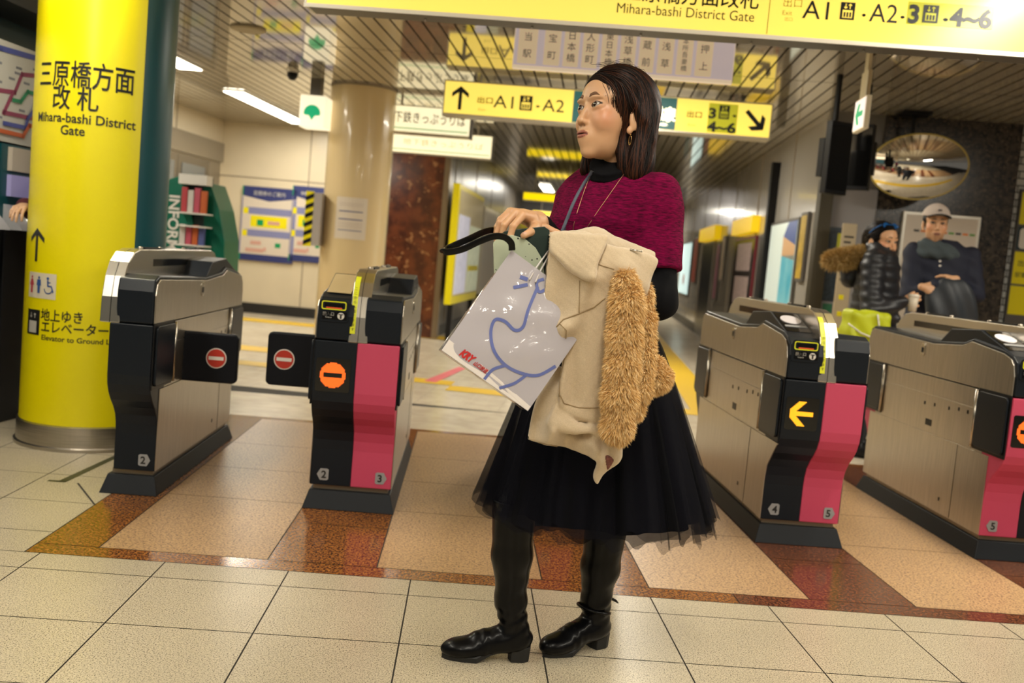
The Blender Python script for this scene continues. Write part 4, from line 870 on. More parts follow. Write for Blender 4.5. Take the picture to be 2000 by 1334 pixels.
cols = [(.45, .05, .06), (.6, .55, .5), (.5, .08, .12), (.55, .12, .03), (.1, .12, .3), (.5, .3, .32), (.08, .3, .2)]; k = 0
cn = ['red', 'white', 'crimson', 'orange', 'navy', 'pink', 'green']
for row, y in enumerate((420, 445, 482)):
    zz = rp_(390, y)[1]+.0135; hh = (.20, .0, .16)[row]
    if not hh: continue
    for j in range(4):
        c = (row*4+j) % 7; w = (b_[0]-a[0])/4
        o = MB().box(a[0]+w*j+.004, a[0]+w*(j+1)-.004, -.10, -.07, zz, zz+hh-.02*(j % 2)).build('leaflet', mat('leaflet_'+cn[c], cols[c], .4)); o.location = t.location; o.rotation_euler = t.rotation_euler
        tag(o, '%s leaflet on the %s shelf of the green rack' % (cn[c], ('upper', '', 'lower')[row]), 'leaflet', 'leaflets in the rack')
# ceiling bits
x, y = fl_ = (P(568, 137, 1)-Vector((0, 0, CAMZ))), None
def onceil(px_, py_): d = P(px_, py_, 1)-Vector((0, 0, CAMZ)); return Vector((0, 0, CAMZ))+d*((CZ-CAMZ)/d.z)
q = onceil(572, 138); t = thing('dome_camera', 'small black dome camera on the ceiling left of the leaf sign', 'camera', q); MB().lathe([(.06, 0), (.055, -.02)], n=20).build('mount', m_alu, t); MB().lathe([(.05, -.02), (.048, -.05), (.03, -.08), (.002, -.09)], n=20).build('dome', m_black, t, True)
q = onceil(485, 55); t = thing('ceiling_speaker', 'flat round ceiling fitting at the upper left', 'speaker', q); MB().lathe([(.13, 0), (.13, -.012), (.11, -.02)], n=28).build('grille', mat('fitting_tan', (.35, .28, .16), .5), t)
# ticket machines on the left wall, facing the concourse
U = -3.02; yv = lambda x, y: SPu(x, y, U)
t = thing('route_map', 'big subway route map above the ticket machines at the left edge', 'map', S(U-.02, 4.9, 0), -SA+math.pi/2)
z1 = yv(40, 88)[1]; z0 = yv(35, 281)[1]
MB().box(-1.6, 1.4, 0, .05, z0, z1).build('map_board', mat('map_paper', (.56, .54, .48), .35), t)
def rl(nm, pts, w, c, dy=0):
    mb = MB()
    for (xa, ya), (xb, yb) in zip(pts, pts[1:]):
        (va, za), (vb, zb_) = yv(xa, ya), yv(xb, yb); va -= 4.9; vb -= 4.9; d = Vector((vb-va, zb_-za)); 
        if d.length < 1e-4: continue
        d.normalize(); n_ = Vector((-d.y, d.x))*w; e = d*w
        flat(mb, [(va-e.x-n_.x, za-e.y-n_.y), (vb+e.x-n_.x, zb_+e.y-n_.y), (vb+e.x+n_.x, zb_+e.y+n_.y), (va-e.x+n_.x, za-e.y+n_.y)], -.001-dy)
    return mb.build(nm, mat('route_'+nm, c, .5), t)
rl('maroon_line', [(-40, 165), (0, 176), (36, 181), (50, 146), (90, 150)], .011, (.28, .03, .09)); rl('maroon_loop', [(30, 185), (14, 220), (70, 232), (90, 240)], .011, (.28, .03, .09), .002)
rl('blue_line', [(-40, 82), (10, 95), (90, 118)], .014, (.06, .08, .32)); rl('green_line', [(32, 196), (46, 199), (60, 180), (90, 188)], .010, (.0, .25, .10), .004)
rl('navy_line', [(14, 241), (55, 250), (60, 232), (90, 190)], .011, (.06, .08, .35), .004); rl('orange_line', [(-40, 246), (0, 254), (50, 266), (62, 246), (90, 250)], .011, (.6, .12, .03), .006)
mb = MB()
for i in range(40): (v_, z_) = (random.uniform(-.6, .9), random.uniform(z0+.05, z1-.05)); mb.box(v_, v_+.05, -.0015, 0, z_, z_+.012)
mb.build('map_lettering', mat('map_grey', (.2, .2, .22), .5), t)
for k in range(4):
    vc = 3.7+k*.75
    t = thing('ticket_machine', ('ticket machine at the left edge, number 3 on its header, nearest visible', 'ticket machine mostly hidden by the yellow pillar', 'ticket machine farthest behind the yellow pillar', 'ticket machine')[(0, 0, 1, 2)[k]] if k else 'ticket machine just outside the left edge', 'ticket machine', S(U, vc, 0), -SA+math.pi/2, 'ticket machines')
    MB().box(-.36, .36, -.02, .3, 0, 1.0).build('lower_body', m_black, t, bevel=.004)
    MB().box(-.36, .36, .02, .3, 1.0, z0-.01).build('upper_body', m_teal, t)
    MB().prism([(-.09, 1.0), (.06, 1.0), (.04, 1.15), (-.07, 1.03)], -.32, .32, 'x').build('control_panel', mat('machine_grey', (.45, .45, .47), .3), t)
    MB().box(-.22, .2, -.06, -.0, 1.035, 1.06).build('screen', mat('machine_screen', (.8, .75, .6), .2, em=(1, .95, .75), es=1.0), t)
    MB().box(-.3, .3, -.005, .03, 1.17, 1.28).build('fare_display', mat('machine_lilac', (.35, .32, .5), .3, em=(.4, .35, .8), es=.15), t)
    MB().box(-.3, .3, -.005, .03, 1.30, 1.42).build('header', mat('machine_cream', (.6, .52, .42), .4), t)
    mb = MB(); put_text(mb, '3', .07, .22, 1.34, -.008, bold=.003); mb.build('number', mat('line_blue', (.08, .10, .25), .5), t)
# ---------------------------------------------------------------- people: shared parts
def nrm_of(f, p, e=.001):
    g_ = np.stack([f(p+np.eye(3)[i]*e)-f(p-np.eye(3)[i]*e) for i in range(3)], -1); return g_/np.maximum(np.linalg.norm(g_, axis=-1, keepdims=True), 1e-9)
def onto(f, p, it=6):
    p = np.array(p, float)
    for _ in range(it): p = p-nrm_of(f, p)*f(p)[:, None]*.9
    return p
ZS = 1.09    # length of the lower face
def head_sdf(male=False):
    def f(p):
        q = p.copy(); q[:, 2] = np.where(q[:, 2] < 0, q[:, 2]/ZS, q[:, 2]); ax_ = np.abs(q[:, 0]); m = q.copy(); m[:, 0] = ax_
        d = ell(q, (0, .010, .036), (.073, .094, .080))
        d = su(d, ell(q, (0, -.040, .030), (.061, .046, .052)), .02)
        d = su(d, ell(q, (0, -.033, -.030), (.059 if not male else .062, .049, .060)), .02)
        d = su(d, ell(q, (0, -.024, -.074), (.041 if not male else .053, .050, .033)), .02)
        d = su(d, ell(q, (0, -.061, -.101), (.014, .014, .012)), .026)
        d = su(d, ell(m, (.036, -.055, -.030), (.024, .024, .024)), .016)
        d = su(d, ell(m, (.027, -.080, .018), (.022, .009, .006)), .012)
        d = su(d, ell(q, (0, -.0745, -.066), (.023, .014, .021)), .018)
        d = ss(d, ell(m, (.031, -.099, -.001), (.017, .015, .011)), .012)
        n_ = cone(q, (0, -.082, .002), (0, -.094, -.033), .0058, .0078)
        n_ = su(n_, ell(q, (0, -.0965, -.0365), (.0088, .0085, .0075)), .005)
        n_ = su(n_, ell(m, (.0108, -.0880, -.0395), (.0064, .0085, .0058)), .005)
        d = su(d, n_, .008)
        d = ss(d, ell(m, (.0060, -.0925, -.0460), (.0040, .0052, .0036)), .002)
        d = su(d, ell(q, (0, -.0855, -.0620), (.0205, .0072, .0048)), .003)
        d = su(d, ell(q, (0, -.0840, -.0706), (.0180, .0078, .0058)), .003)
        d = ss(d, ell(q, (0, -.0955, -.0661), (.0215, .0112, .0014)), .0018)
        lid = ell(m, (.031, -.0715, 0), (.0178, .0142, .0140)); d = su(d, lid, .005)
        ex = m-np.array((.031, 0, 0)); slant = .12
        open_ = np.sqrt((ex[:, 0]/.0148)**2+((ex[:, 2]-ex[:, 0]*slant-.0002)/.0054)**2)-1
        op = np.maximum(open_*.005, -(-.070-p[:, 1]))
        d = ss(d, op, .0012)
        e_ = ell(m, (.0745, .014, -.012), (.0085, .018, .029)); e_ = su(e_, ell(m, (.071, .004, -.042), (.006, .008, .009)), .006)
        e_ = ss(e_, ell(m, (.085, .010, -.008), (.0075, .0105, .018)), .004); d = su(d, e_, .006)
        return d
    return f
def head_tint(V, skin, lips, male=False):
    V = V.copy(); V[:, 2] = np.where(V[:, 2] < 0, V[:, 2]/ZS, V[:, 2])
    c = np.tile(np.array(skin), (len(V), 1)); ax_ = np.abs(V[:, 0])
    def bl(mask, col): nonlocal c; c = c*(1-mask[:, None])+np.array(col)*mask[:, None]
    g_ = lambda x0, y0, z0, r: np.exp(-(((ax_-x0)**2+(V[:, 1]-y0)**2+(V[:, 2]-z0)**2)/(r*r)))
    bl(.62*g_(.046, -.058, -.026, .026), (skin[0]*.98, skin[1]*.55, skin[2]*.52))
    lm = ((V[:, 0]/.0215)**2+((V[:, 2]+.0664)/.0094)**2 < 1) & (V[:, 1] < -.070); bl(lm.astype(float)*.85, lips)
    lm = ((V[:, 0]/.0215)**2+((V[:, 2]+.0661)/.0013)**2 < 1) & (V[:, 1] < -.068); bl(lm.astype(float)*.8, (.05, .01, .01))
    ex = ax_-.031; sh = (ex/.016)**2+((V[:, 2]-ex*.12-.0075)/.0055)**2; bl(np.clip(1-sh, 0, 1)*.45*(V[:, 1] < -.06), (skin[0]*.5, skin[1]*.36, skin[2]*.3))  # upper-lid shading put into the skin colour
    ln = np.abs(np.sqrt((ex/.0150)**2+((V[:, 2]-ex*.12-.0002)/.0058)**2)-1) < .20; bl((ln & (V[:, 2] > ex*.12-.001) & (V[:, 1] < -.06) & (ex > -.016) & (ex < .017)).astype(float)*.9, (.012, .006, .005))
    bl(np.clip(1.4-np.sqrt(((ax_-.0060)/.0042)**2+((V[:, 1]+.0925)/.006)**2+((V[:, 2]+.0468)/.0034)**2), 0, 1)*.9, (.05, .018, .012))
    if male: bl(.35*((V[:, 2] < -.055) & (V[:, 1] < .0)).astype(float)*np.clip((-.05-V[:, 2])/.02, 0, 1), (.10, .05, .035))
    return np.clip(c, 0, 1)
m_eye = None
def eyes(parent, M, gaze=(0, -1, .1)):
    global m_eye
    ms = [mat('eye_white', (.30, .26, .22), .2, coat=.3), mat('eye_brown', (.022, .008, .004), .12, coat=.3), mat('eye_pupil', (.002, .002, .002), .1, coat=.3)]
    G = Vector(gaze).normalized()
    for sx in (1, -1):
        v, f, mi = [], [], []; n, k = 24, 16; R_ = .0122
        q = G.to_track_quat('Z', 'Y').to_matrix()
        angs = [0, .14, .25, .29, .42, .60, .63, .75, .9, 1.1, 1.4, 1.8, 2.2, 2.6, 3.0]
        for a in angs:
            for j in range(n): w = 2*math.pi*j/n; v.append(tuple(M @ (Vector((sx*.031, -.0742, 0)) + q @ Vector((R_*math.sin(a)*math.cos(w), R_*math.sin(a)*math.sin(w), R_*math.cos(a)*(1.03 if a < .5 else 1))))))
        for i in range(len(angs)-1):
            for j in range(n): f.append((i*n+j, i*n+(j+1) % n, (i+1)*n+(j+1) % n, (i+1)*n+j)); mi.append(2 if angs[i+1] < .27 else 1 if angs[i+1] < .61 else 0)
        obj('eye', v, f, ms, parent, True, mi)
def brows(parent, M, f, col=(.02, .011, .008), th=.0030, arch=1.0):
    for sx in (1, -1):
        k = 14; top = []; bot = []
        for i in range(k+1):
            t_ = i/k; x = .013+.036*t_; z = .0225+.0068*math.sin(t_*2.3)*arch-.004*t_; w = th*(.9+.35*math.sin(t_*3))*(1-.8*t_**2); top.append((x*sx, -.09, z+w*.5)); bot.append((x*sx, -.09, z-w*.5))
        pts = onto(f, np.array(top+bot)+0.0, 8); pts = pts+nrm_of(f, pts)*.0006
        v = [tuple(M @ Vector(p)) for p in pts]; fs = [(i, i+1, k+2+i, k+1+i) for i in range(k)]
        o = obj('eyebrow', v, fs, mat('brow_hair_%d' % int(col[0]*1000), col, .9), parent, True); md = o.modifiers.new('s', 'SOLIDIFY'); md.thickness = .0008; md.offset = 0
def hand_prims(M, curl, spread=1.0, side=1, thumb=(.5, .5), sc=.92, fan=(0, 0, 0, 0)):
    """joint chains for palm, four fingers, thumb. local x along the hand, y to the thumb side, z back of the hand"""
    def T(p): return np.array(M @ Vector((p[0]*sc, p[1]*sc*side, p[2]*sc)))
    out = []; B = [(.088, .026), (.092, .006), (.086, -.013), (.076, -.030)]; Ls = [(.040, .024, .020), (.044, .028, .021), (.041, .026, .021), (.032, .020, .018)]
    for k, ((bx_, by), L3) in enumerate(zip(B, Ls)):
        p = Vector((bx_, by, 0)); yaw = (.5-k/3)*.16*spread+fan[k]; a = 0; pts = [Vector((bx_*.45, by*.75, .001)), p.copy()]; cu = curl[k]
        for j, L_ in enumerate(L3):
            a += cu[j]; d = Vector((math.cos(a)*math.cos(yaw), math.sin(yaw), -math.sin(a))); p = p+d*L_; pts.append(p.copy())
        r_ = [.0105, .0098, .0084, .0076, .0062] if k < 3 else [.0098, .0086, .0072, .0066, .0055]
        out.append(([T(q) for q in pts], [x*sc for x in r_]))
    ta, tb = thumb
    p0 = Vector((.020, .020, -.006)); p1 = p0+Vector((.030, .022, -.012*ta)); p2 = p1+Vector((.030*math.cos(tb), .018*math.cos(tb)+.0, -.030*math.sin(tb)-.004)); p3 = p2+Vector((.026*math.cos(tb*1.2), .004, -.024*math.sin(tb*1.2)-.004))
    out.append(([T(q) for q in (p0, p1, p2, p3)], [.013*sc, .0120*sc, .0098*sc, .0076*sc]))
    palm = [([T((.0, .0, 0)), T((.045, .014, 0)), T((.084, .020, 0))], [.021*sc, .018*sc, .0125*sc]), ([T((.0, .0, 0)), T((.045, -.012, 0)), T((.076, -.022, 0))], [.020*sc, .017*sc, .0115*sc]), ([T((.02, .0, 0)), T((.085, .0, 0))], [.017*sc, .0125*sc]), ([T((.012, .012, -.008)), T((.04, .026, -.010))], [.017*sc, .013*sc])]
    return palm, out, T
def hand_sdf(hp, fore=None):
    palm, fing, T = hp
    def f(p):
        d = None
        for pts, rs in palm:
            e = chain(p, pts, rs, .006); d = e if d is None else su(d, e, .010)
        if fore: d = su(d, chain(p, fore[0], fore[1], .01), .015)
        for pts, rs in fing:
            e = chain(p, pts, rs, .003); d = su(d, e, .0035)
        return d
    return f
def hand_nails(hp, parent, side=1):
    palm, fing, T = hp
    for pts, rs in fing:
        a, b = np.array(pts[-2]), np.array(pts[-1]); d = (b-a)/np.linalg.norm(b-a); up = np.array(pts[-3])-a; up = up-(up@d)*d
        z_ = np.array(T((0, 0, 1)))-np.array(T((0, 0, 0))); z_ /= np.linalg.norm(z_); n_ = z_-(z_@d)*d; n_ /= max(np.linalg.norm(n_), 1e-6); s_ = np.cross(d, n_); r = rs[-1]
        v = []; c = b-d*.001
        for i in range(5):
            for j in range(5):
                u_, w = (i/4-.5)*.011, (j/4-.5)*1.5; v.append(tuple(c+d*u_+(n_*math.cos(w)+s_*math.sin(w))*(r+.0005)))
        obj('fingernail', v, [(i*5+j, i*5+j+1, i*5+j+6, i*5+j+5) for i in range(4) for j in range(4)], mat('nail', (.62, .38, .28), .25, coat=.4), parent, True)
def merge(name, parts, mats, parent):
    V = []; F_ = []; C_ = []; n = 0
    for v, f, c in parts: V.append(v); F_.append(f+n); C_.append(c); n += len(v)
    V = np.concatenate(V); F_ = np.concatenate(F_); C_ = np.concatenate(C_)
    o = obj(name, V.tolist(), F_.tolist(), mats, parent, True); at = o.data.color_attributes.new('tint', 'FLOAT_COLOR', 'POINT'); at.data.foreach_set('color', np.concatenate([C_, np.ones((len(C_), 1))], 1).ravel()); return o
def loft(p, tab):        # tab rows: z, cx, cy, half width, half depth ; body-shaped stack
    t = np.array(tab, float); z = p[:, 2]; I = lambda k: np.interp(z, t[:, 0], t[:, k])
    # smooth the table a little
    cx, cy, a, b = I(1), I(2), I(3), I(4); rr = np.sqrt(((p[:, 0]-cx)/a)**2+((p[:, 1]-cy)/b)**2); d = (rr-1)*np.minimum(a, b)
    return np.maximum(d, np.maximum(t[0, 0]-z, z-t[-1, 0]))
def strands(name, f, starts, field, n_step, step, mats, parent, M, lift=(.0005, .004), r0=.0007, seed=1, wig=.15, mi_p=None, stop=None):
    rng = np.random.default_rng(seed); n = len(starts); p = onto(f, starts, 6); lf = rng.uniform(*lift, n); path = [p.copy()]
    wv = rng.normal(0, wig, (n, 3)); alive = np.ones(n, bool); ends = np.full(n, n_step)
    for s_ in range(n_step):
        g_ = field(p)+wv*(1+.5*np.sin(s_*.7)); nn = nrm_of(f, p); t_ = g_-nn*np.sum(g_*nn, -1)[:, None]; t_ /= np.maximum(np.linalg.norm(t_, axis=-1, keepdims=True), 1e-6)
        q = p+t_*step; q = q-nrm_of(f, q)*f(q)[:, None]; p = q; path.append(p.copy())
    A = np.array(path)
    if stop is not None: ok = np.array([stop(a) for a in A]).min(0) > .003; A = A[:, ok]; lf = lf[ok]; n = int(ok.sum())
    NN = np.array([nrm_of(f, a) for a in A]); A = A+NN*lf[None, :, None]*np.minimum(1, np.arange(len(A))/3+.3)[:, None, None]
    V = []; F_ = []; mi = []; K = len(A); T_ = np.gradient(A, axis=0); side = np.cross(T_, NN); side /= np.maximum(np.linalg.norm(side, axis=-1, keepdims=True), 1e-9)
    w = r0*np.sin(np.linspace(.35, 3.0, K))[:, None, None]*rng.uniform(.6, 1.5, (1, n, 1))
    L_ = A-side*w; R_ = A+side*w; C_ = A+NN*w*.9
    allv = np.stack([L_, C_, R_], 2).transpose(1, 0, 2, 3).reshape(-1, 3)
    Mn = np.array(M); allv = allv@Mn[:3, :3].T+Mn[:3, 3]
    base = (np.arange(n)*K*3)[:, None]+(np.arange(K-1)*3)[None, :]; base = base.ravel()
    F_ = np.concatenate([np.stack([base, base+1, base+4, base+3], -1), np.stack([base+1, base+2, base+5, base+4], -1)])
    sid = np.concatenate([base, base])//(K*3); mm = rng.integers(0, len(mats), n)[sid]
    return obj(name, allv.tolist(), F_.tolist(), mats, parent, True, mm.tolist())
def fur(name, V, F_, n, length, mats, parent, bias=(0, 0, -.5), seed=3, width=.0011, clump=1.0):
    rng = np.random.default_rng(seed); T_ = V[F_]; c = T_.mean(1); nr = np.cross(T_[:, 2]-T_[:, 0], T_[:, 3]-T_[:, 1]); ar = np.linalg.norm(nr, axis=1); pr = ar/ar.sum()
    ix = rng.choice(len(F_), n, p=pr); w4 = rng.dirichlet((1, 1, 1, 1), n); p = (T_[ix]*w4[..., None]).sum(1); nn = nr[ix]/np.maximum(ar[ix][:, None], 1e-12)
    cl = np.sin(p[:, 0:1]*170+p[:, 2:3]*90)*.25+np.sin(p[:, 2:3]*210+p[:, 1:2]*130)*.25
    d = nn*.75+np.array(bias)*(1+cl)+rng.normal(0, .28, (n, 3)); d /= np.linalg.norm(d, axis=1, keepdims=True); L_ = length*rng.uniform(.5, 1.15, (n, 1))
    s_ = np.cross(d, rng.normal(0, 1, (n, 3))); s_ /= np.linalg.norm(s_, axis=1, keepdims=True); m1 = p+d*L_*.55; d2 = d+np.array((0, 0, -.35)); tip = m1+d2*L_*.45
    v = np.stack([p-s_*width, p+s_*width, m1-s_*width*.7, m1+s_*width*.7, tip], 1).reshape(-1, 3); b = np.arange(n)*5
    Fq = [(i, i+1, i+3, i+2) for i in b.tolist()]; Ft = [(i+2, i+3, i+4) for i in b.tolist()]
    mm = rng.integers(0, len(mats), n); return obj(name, v.tolist(), Fq+Ft, mats, parent, False, mm.tolist()+mm.tolist())
m_hairs = [mat('hair_black', (.004, .0025, .002), .45, spec=.15), mat('hair_brown', (.010, .0045, .003), .42, spec=.2), mat('hair_highlight', (.050, .015, .006), .42, spec=.2)]  # auburn strands put the hair's highlights into the colour
m_hairs2 = [mat('hair_black', (.005, .003, .0025), .42), mat('hair_dark', (.014, .008, .006), .4)]
# ---------------------------------------------------------------- the woman in the foreground
WX, WY, WA = .36, 2.68, math.radians(-50.3)
wo = thing('person', 'woman in raspberry knit top and black tulle skirt striding in front of the gates', 'person', (WX, WY, 0), WA)
MW = Matrix.Translation((WX, WY, 0)) @ Matrix.Rotation(WA, 4, 'Z'); MWi = MW.inverted()
def LW(x, y, Y): return MWi @ P(x, y, Y)
def la(v): return np.array(v[:] if not isinstance(v, tuple) else v, float)
skin = (.58, .335, .185)
m_skin = tinted('skin', .42, sss=.12, bump=.08, bs=900)
# head frame: eye of her left side pinned at its point
f3 = Vector((-.87, -.49, 0)).normalized(); pit = math.radians(8); fw = (f3*math.cos(pit)+Vector((0, 0, math.sin(pit)))).normalized(); lf_ = Vector((0, 0, 1)).cross(f3).normalized(); up_ = fw.cross(lf_)*-1
up_ = lf_.cross(-fw).normalized()
if up_.z < 0: up_ = -up_
rl_ = math.radians(4.0); lf2 = (lf_*math.cos(rl_)+up_*math.sin(rl_)).normalized(); up2 = (up_*math.cos(rl_)-lf_*math.sin(rl_)).normalized()
HS = 1.04; HM3 = Matrix((lf2, -fw, up2)).transposed() * HS
eyeW = P(1161, 203, 2.56); org = eyeW-HM3 @ Vector((.031, -.085, 0)); MH = MWi @ (Matrix.Translation(org) @ HM3.to_4x4()); MHi = MH.inverted()
hf = head_sdf()
def T4(M, V): A = np.array(M); return V@A[:3, :3].T+A[:3, 3]
print('head origin', org, 'det', HM3.determinant())
neck_b = MHi @ (MWi @ P(1206, 345, 2.66))
def head_neck(p): return su(hf(p), cone(p, (0, .036, -.055), tuple(neck_b+Vector((0, .012, 0))), .044, .050), .012)
Vh, Fh = nets(head_neck, (-.095, -.125, -.235), (.095, .12, .125), .0019)
parts = [(T4(MH, Vh), Fh, head_tint(Vh, skin, (.27, .062, .05)))]
# hands
def frame(o, x, z): X = Vector(x).normalized(); Z = Vector(z); Z = (Z-X*Z.dot(X)).normalized(); Y = Z.cross(X); return Matrix.Translation(o) @ Matrix((X, Y, Z)).transposed().to_4x4()
wr = P(1050, 433, 2.42); kn = P(996, 412, 2.345)
MR = MWi @ frame(wr, kn-wr, (-.15, -.42, 1))
hpR = hand_prims(MR, [(.95, .62, .32), (.98, .66, .35), (.98, .62, .34), (.95, .58, .3)], 1.15, 1, (.9, .35), .98)
elR = P(1100, 505, 2.72)
hR = hand_sdf(hpR, ([la(MWi @ wr), la(MWi @ (wr.lerp(elR, .35)))], [.0215, .026]))
allp = np.array([q for pts, _ in hpR[1] for q in pts]+[la(MWi @ wr)]); lo, hi = allp.min(0)-.035, allp.max(0)+.035
Vr, Fr = nets(hR, lo, hi, .0017)
sk = lambda V: np.tile(np.array(skin)*np.array((1.0, .97, .93)), (len(V), 1))
parts.append((Vr, Fr, sk(Vr)))
wl = P(1122, 492, 2.40); kl = P(1072, 486, 2.36)
ML = MWi @ frame(wl, kl-wl, (0, -1, .15))
hpL = hand_prims(ML, [(1.1, .9, .5), (1.15, .95, .5), (1.15, .95, .5), (1.1, .9, .5)], .6, -1, (.3, .3), .92)
elL = P(1290, 590, 2.50)
hL = hand_sdf(hpL, ([la(MWi @ wl), la(MWi @ wl.lerp(elL, .3))], [.021, .026]))
allp = np.array([q for pts, _ in hpL[1] for q in pts]+[la(MWi @ wl)]); lo, hi = allp.min(0)-.035, allp.max(0)+.035
Vl, Fl = nets(hL, lo, hi, .0022); parts.append((Vl, Fl, sk(Vl)))
# inner body (under the clothes), legs
kA, aA = LW(1003, 990, 2.60), LW(997, 1175, 2.62); kB, aB = LW(1183, 1040, 2.72), LW(1163, 1175, 2.74)
hipA, hipB = (-.08, .0, .80), (.08, .0, .80)
shL, shR = LW(1288, 372, 2.56), LW(1150, 366, 2.75); eL, eR = MWi @ elL, MWi @ elR
def inner(p):
    d = loft(p, [(.74, 0, 0, .12, .08), (.85, 0, 0, .13, .085), (1.0, 0, 0, .105, .075), (1.15, 0, -.01, .12, .085), (1.28, 0, 0, .12, .065), (1.33, 0, 0, .05, .05)])
    for h_, k_, a_ in ((hipA, kA, aA), (hipB, kB, aB)): d = su(d, chain(p, [np.array(h_), la(k_), la(a_)], [.075, .046, .034], .02), .03)
    for s_, e_, w_ in ((shL, eL, MWi @ wl), (shR, eR, MWi @ wr)): d = su(d, chain(p, [la(s_), la(e_), la(w_)], [.042, .033, .020], .01), .02)
    return d
Vi, Fi = nets(inner, (-.40, -.42, .10), (.40, .30, 1.36), .010); parts.append((Vi, Fi, np.where(Vi[:, 2:3] < .9, np.array([[.003, .003, .004]]), np.array([skin]))))
merge('body', parts, [m_skin], wo)
eyes(wo, MH, (.05, -1, .10)); brows(wo, MH, hf, (.15, .072, .036), .0090, 1.25)
hand_nails(hpR, wo)
# mole by the temple
q = onto(hf, np.array([(.052, -.07, .022)])); MB().lathe([(.0013, -.0005), (.001, .0006)], tuple(MH @ Vector(q[0])), 8).build('mole', mat('mole', (.05, .02, .015), .6), wo)
# hair
def hair_f(p):
    q = p
    d = ell(q, (0, .018, .040), (.084, .106, .089))
    d = su(d, ell(q, (0, .055, -.045), (.083, .062, .110)), .03)
    d = su(d, ell(q, (.0, .062, -.115), (.084, .056, .062)), .03)
    d = su(d, cone(q, (-.070, .005, .02), (-.070, -.004, -.135), .020, .014), .03)
    d = su(d, cone(q, (.066, .045, .01), (.072, .050, -.142), .026, .020), .03)
    # cut the face window, hairline swept back on her left side
    win = ell(q, (.010, -.120, -.035), (.068, .082, .112)); d = ss(d, win, .008)
    win2 = ell(q, (.076, -.037, -.060), (.030, .056, .052)); d = ss(d, win2, .010)
    win3 = ell(q, (0, -.03, -.16), (.052, .07, .10)); d = ss(d, win3, .010)
    d = su(d, chain(q, [(.062, -.040, .052), (.078, -.005, .018), (.083, .030, -.012), (.082, .060, -.055)], [.008, .010, .011, .010], .01), .012)
    return d
Vq, Fq = nets(hair_f, (-.125, -.11, -.215), (.125, .15, .15), .003)
obj('hair', T4(MH, Vq).tolist(), Fq.tolist(), mat('hair_mass', (.010, .005, .0035), .8, spec=.08), wo, True)
rng = np.random.default_rng(5); n = 4200
ph = rng.uniform(-1, 1, n); st = np.stack([rng.normal(-.012, .01, n)+0*ph, rng.uniform(-.085, .06, n), np.full(n, .13)], -1)
st2 = np.stack([rng.uniform(-.09, .09, n), rng.uniform(-.02, .12, n), rng.uniform(-.08, .12, n)], -1); st2[:, 1] = rng.uniform(-.09, .12, n); st[n//3:] = st2[n//3:]
def hfield(p):
    x, y, z = p[:, 0], p[:, 1], p[:, 2]; out = np.zeros_like(p); top = np.clip((z-.02)/.08, 0, 1)
    out[:, 0] = np.sign(x+.012)*(.55*top)+.0; out[:, 1] = .75*top+.30*(y < .0); out[:, 2] = -1+.55*top; return out
strands('hair_strands', hair_f, st, hfield, 26, .0085, m_hairs, wo, MH, (.0, .0035), .0009, 5, .10, stop=lambda a: np.minimum(ell(a, (.010, -.120, -.035), (.068, .082, .112)), ell(a, (.076, -.037, -.060), (.030, .056, .052))))
# stray top hairs
mb = MB()
for i in range(46):
    x0 = random.uniform(-.04, .03); y0 = random.uniform(-.07, .02); a = random.uniform(.6, 1.2)
    pts = [MH @ Vector((x0+.02*t_*random.uniform(-1, 1), y0+.09*t_, .118+.022*math.sin(t_*2.6)*a-.03*t_*t_)) for t_ in (0, .2, .4, .6, .8, 1)]
    mb.tube(pts, [.0004, .0005, .0005, .0004, .0003, .0002], 3)
mb.build('flyaway_hair', m_hairs[1], wo, True)
# earring and necklace
er = MH @ Vector((.079, .003, -.058)); mb = MB(); mb.lathe([(.0001, .002), (.003, 0), (.0001, -.002)], tuple(er), 10); mb.tube([er+Vector((.004*math.sin(a), 0, -.014+.012*math.cos(a))) for a in np.linspace(0, 2*math.pi, 17)], .0006, 5); mb.build('earring', mat('gold', (.75, .45, .15), .25, 1), wo, True)
# sweater
slL = LW(1283, 522, 2.53); slR = LW(1098, 468, 2.74)
m_knit = mat('raspberry_knit', (.235, .003, .055), .9, var=1, vs=55, var2=(.055, .003, .018), bscale=(1, 1, 5), bump=1.0, bs=260, spec=.08)
tors = [(.86, .0, .01, .150, .118), (.93, 0, .008, .138, .108), (1.02, 0, .0, .132, .103), (1.12, 0, -.012, .146, .118), (1.20, 0, -.018, .156, .122), (1.27, 0, -.006, .165, .100), (1.315, 0, .004, .155, .078), (1.345, 0, .010, .115, .066), (1.365, .0, .012, .075, .058)]
def swt(p):
    d = loft(p, tors)
    for s_, e_, r0, r1 in ((shL, slL, .058, .066), (shR, slR, .048, .050)):
        s0 = la(s_)+np.array((0, 0, -.012)); e0 = la(e_); d0 = cone(p, s0, e0, r0, r1)
        ax = (e0-s0)/np.linalg.norm(e0-s0); d0 = np.maximum(d0, ((p-e0)@ax)-.008); mid = s0*.72+e0*.28; d0 = su(d0, ell(p, mid, (.062, .064, .075)), .02); d = su(d, d0, .028)
    w_ = (np.sin(p[:, 2]*70+p[:, 0]*22)+np.sin(p[:, 2]*41-p[:, 1]*36+2))*.0011
    e0 = la(slL); s0 = la(shL)
    return d+w_
Vs_, Fs_ = nets(swt, (-.30, -.26, .85), (.32, .20, 1.40), .0052)
obj('knit_top', Vs_.tolist(), Fs_.tolist(), m_knit, wo, True)
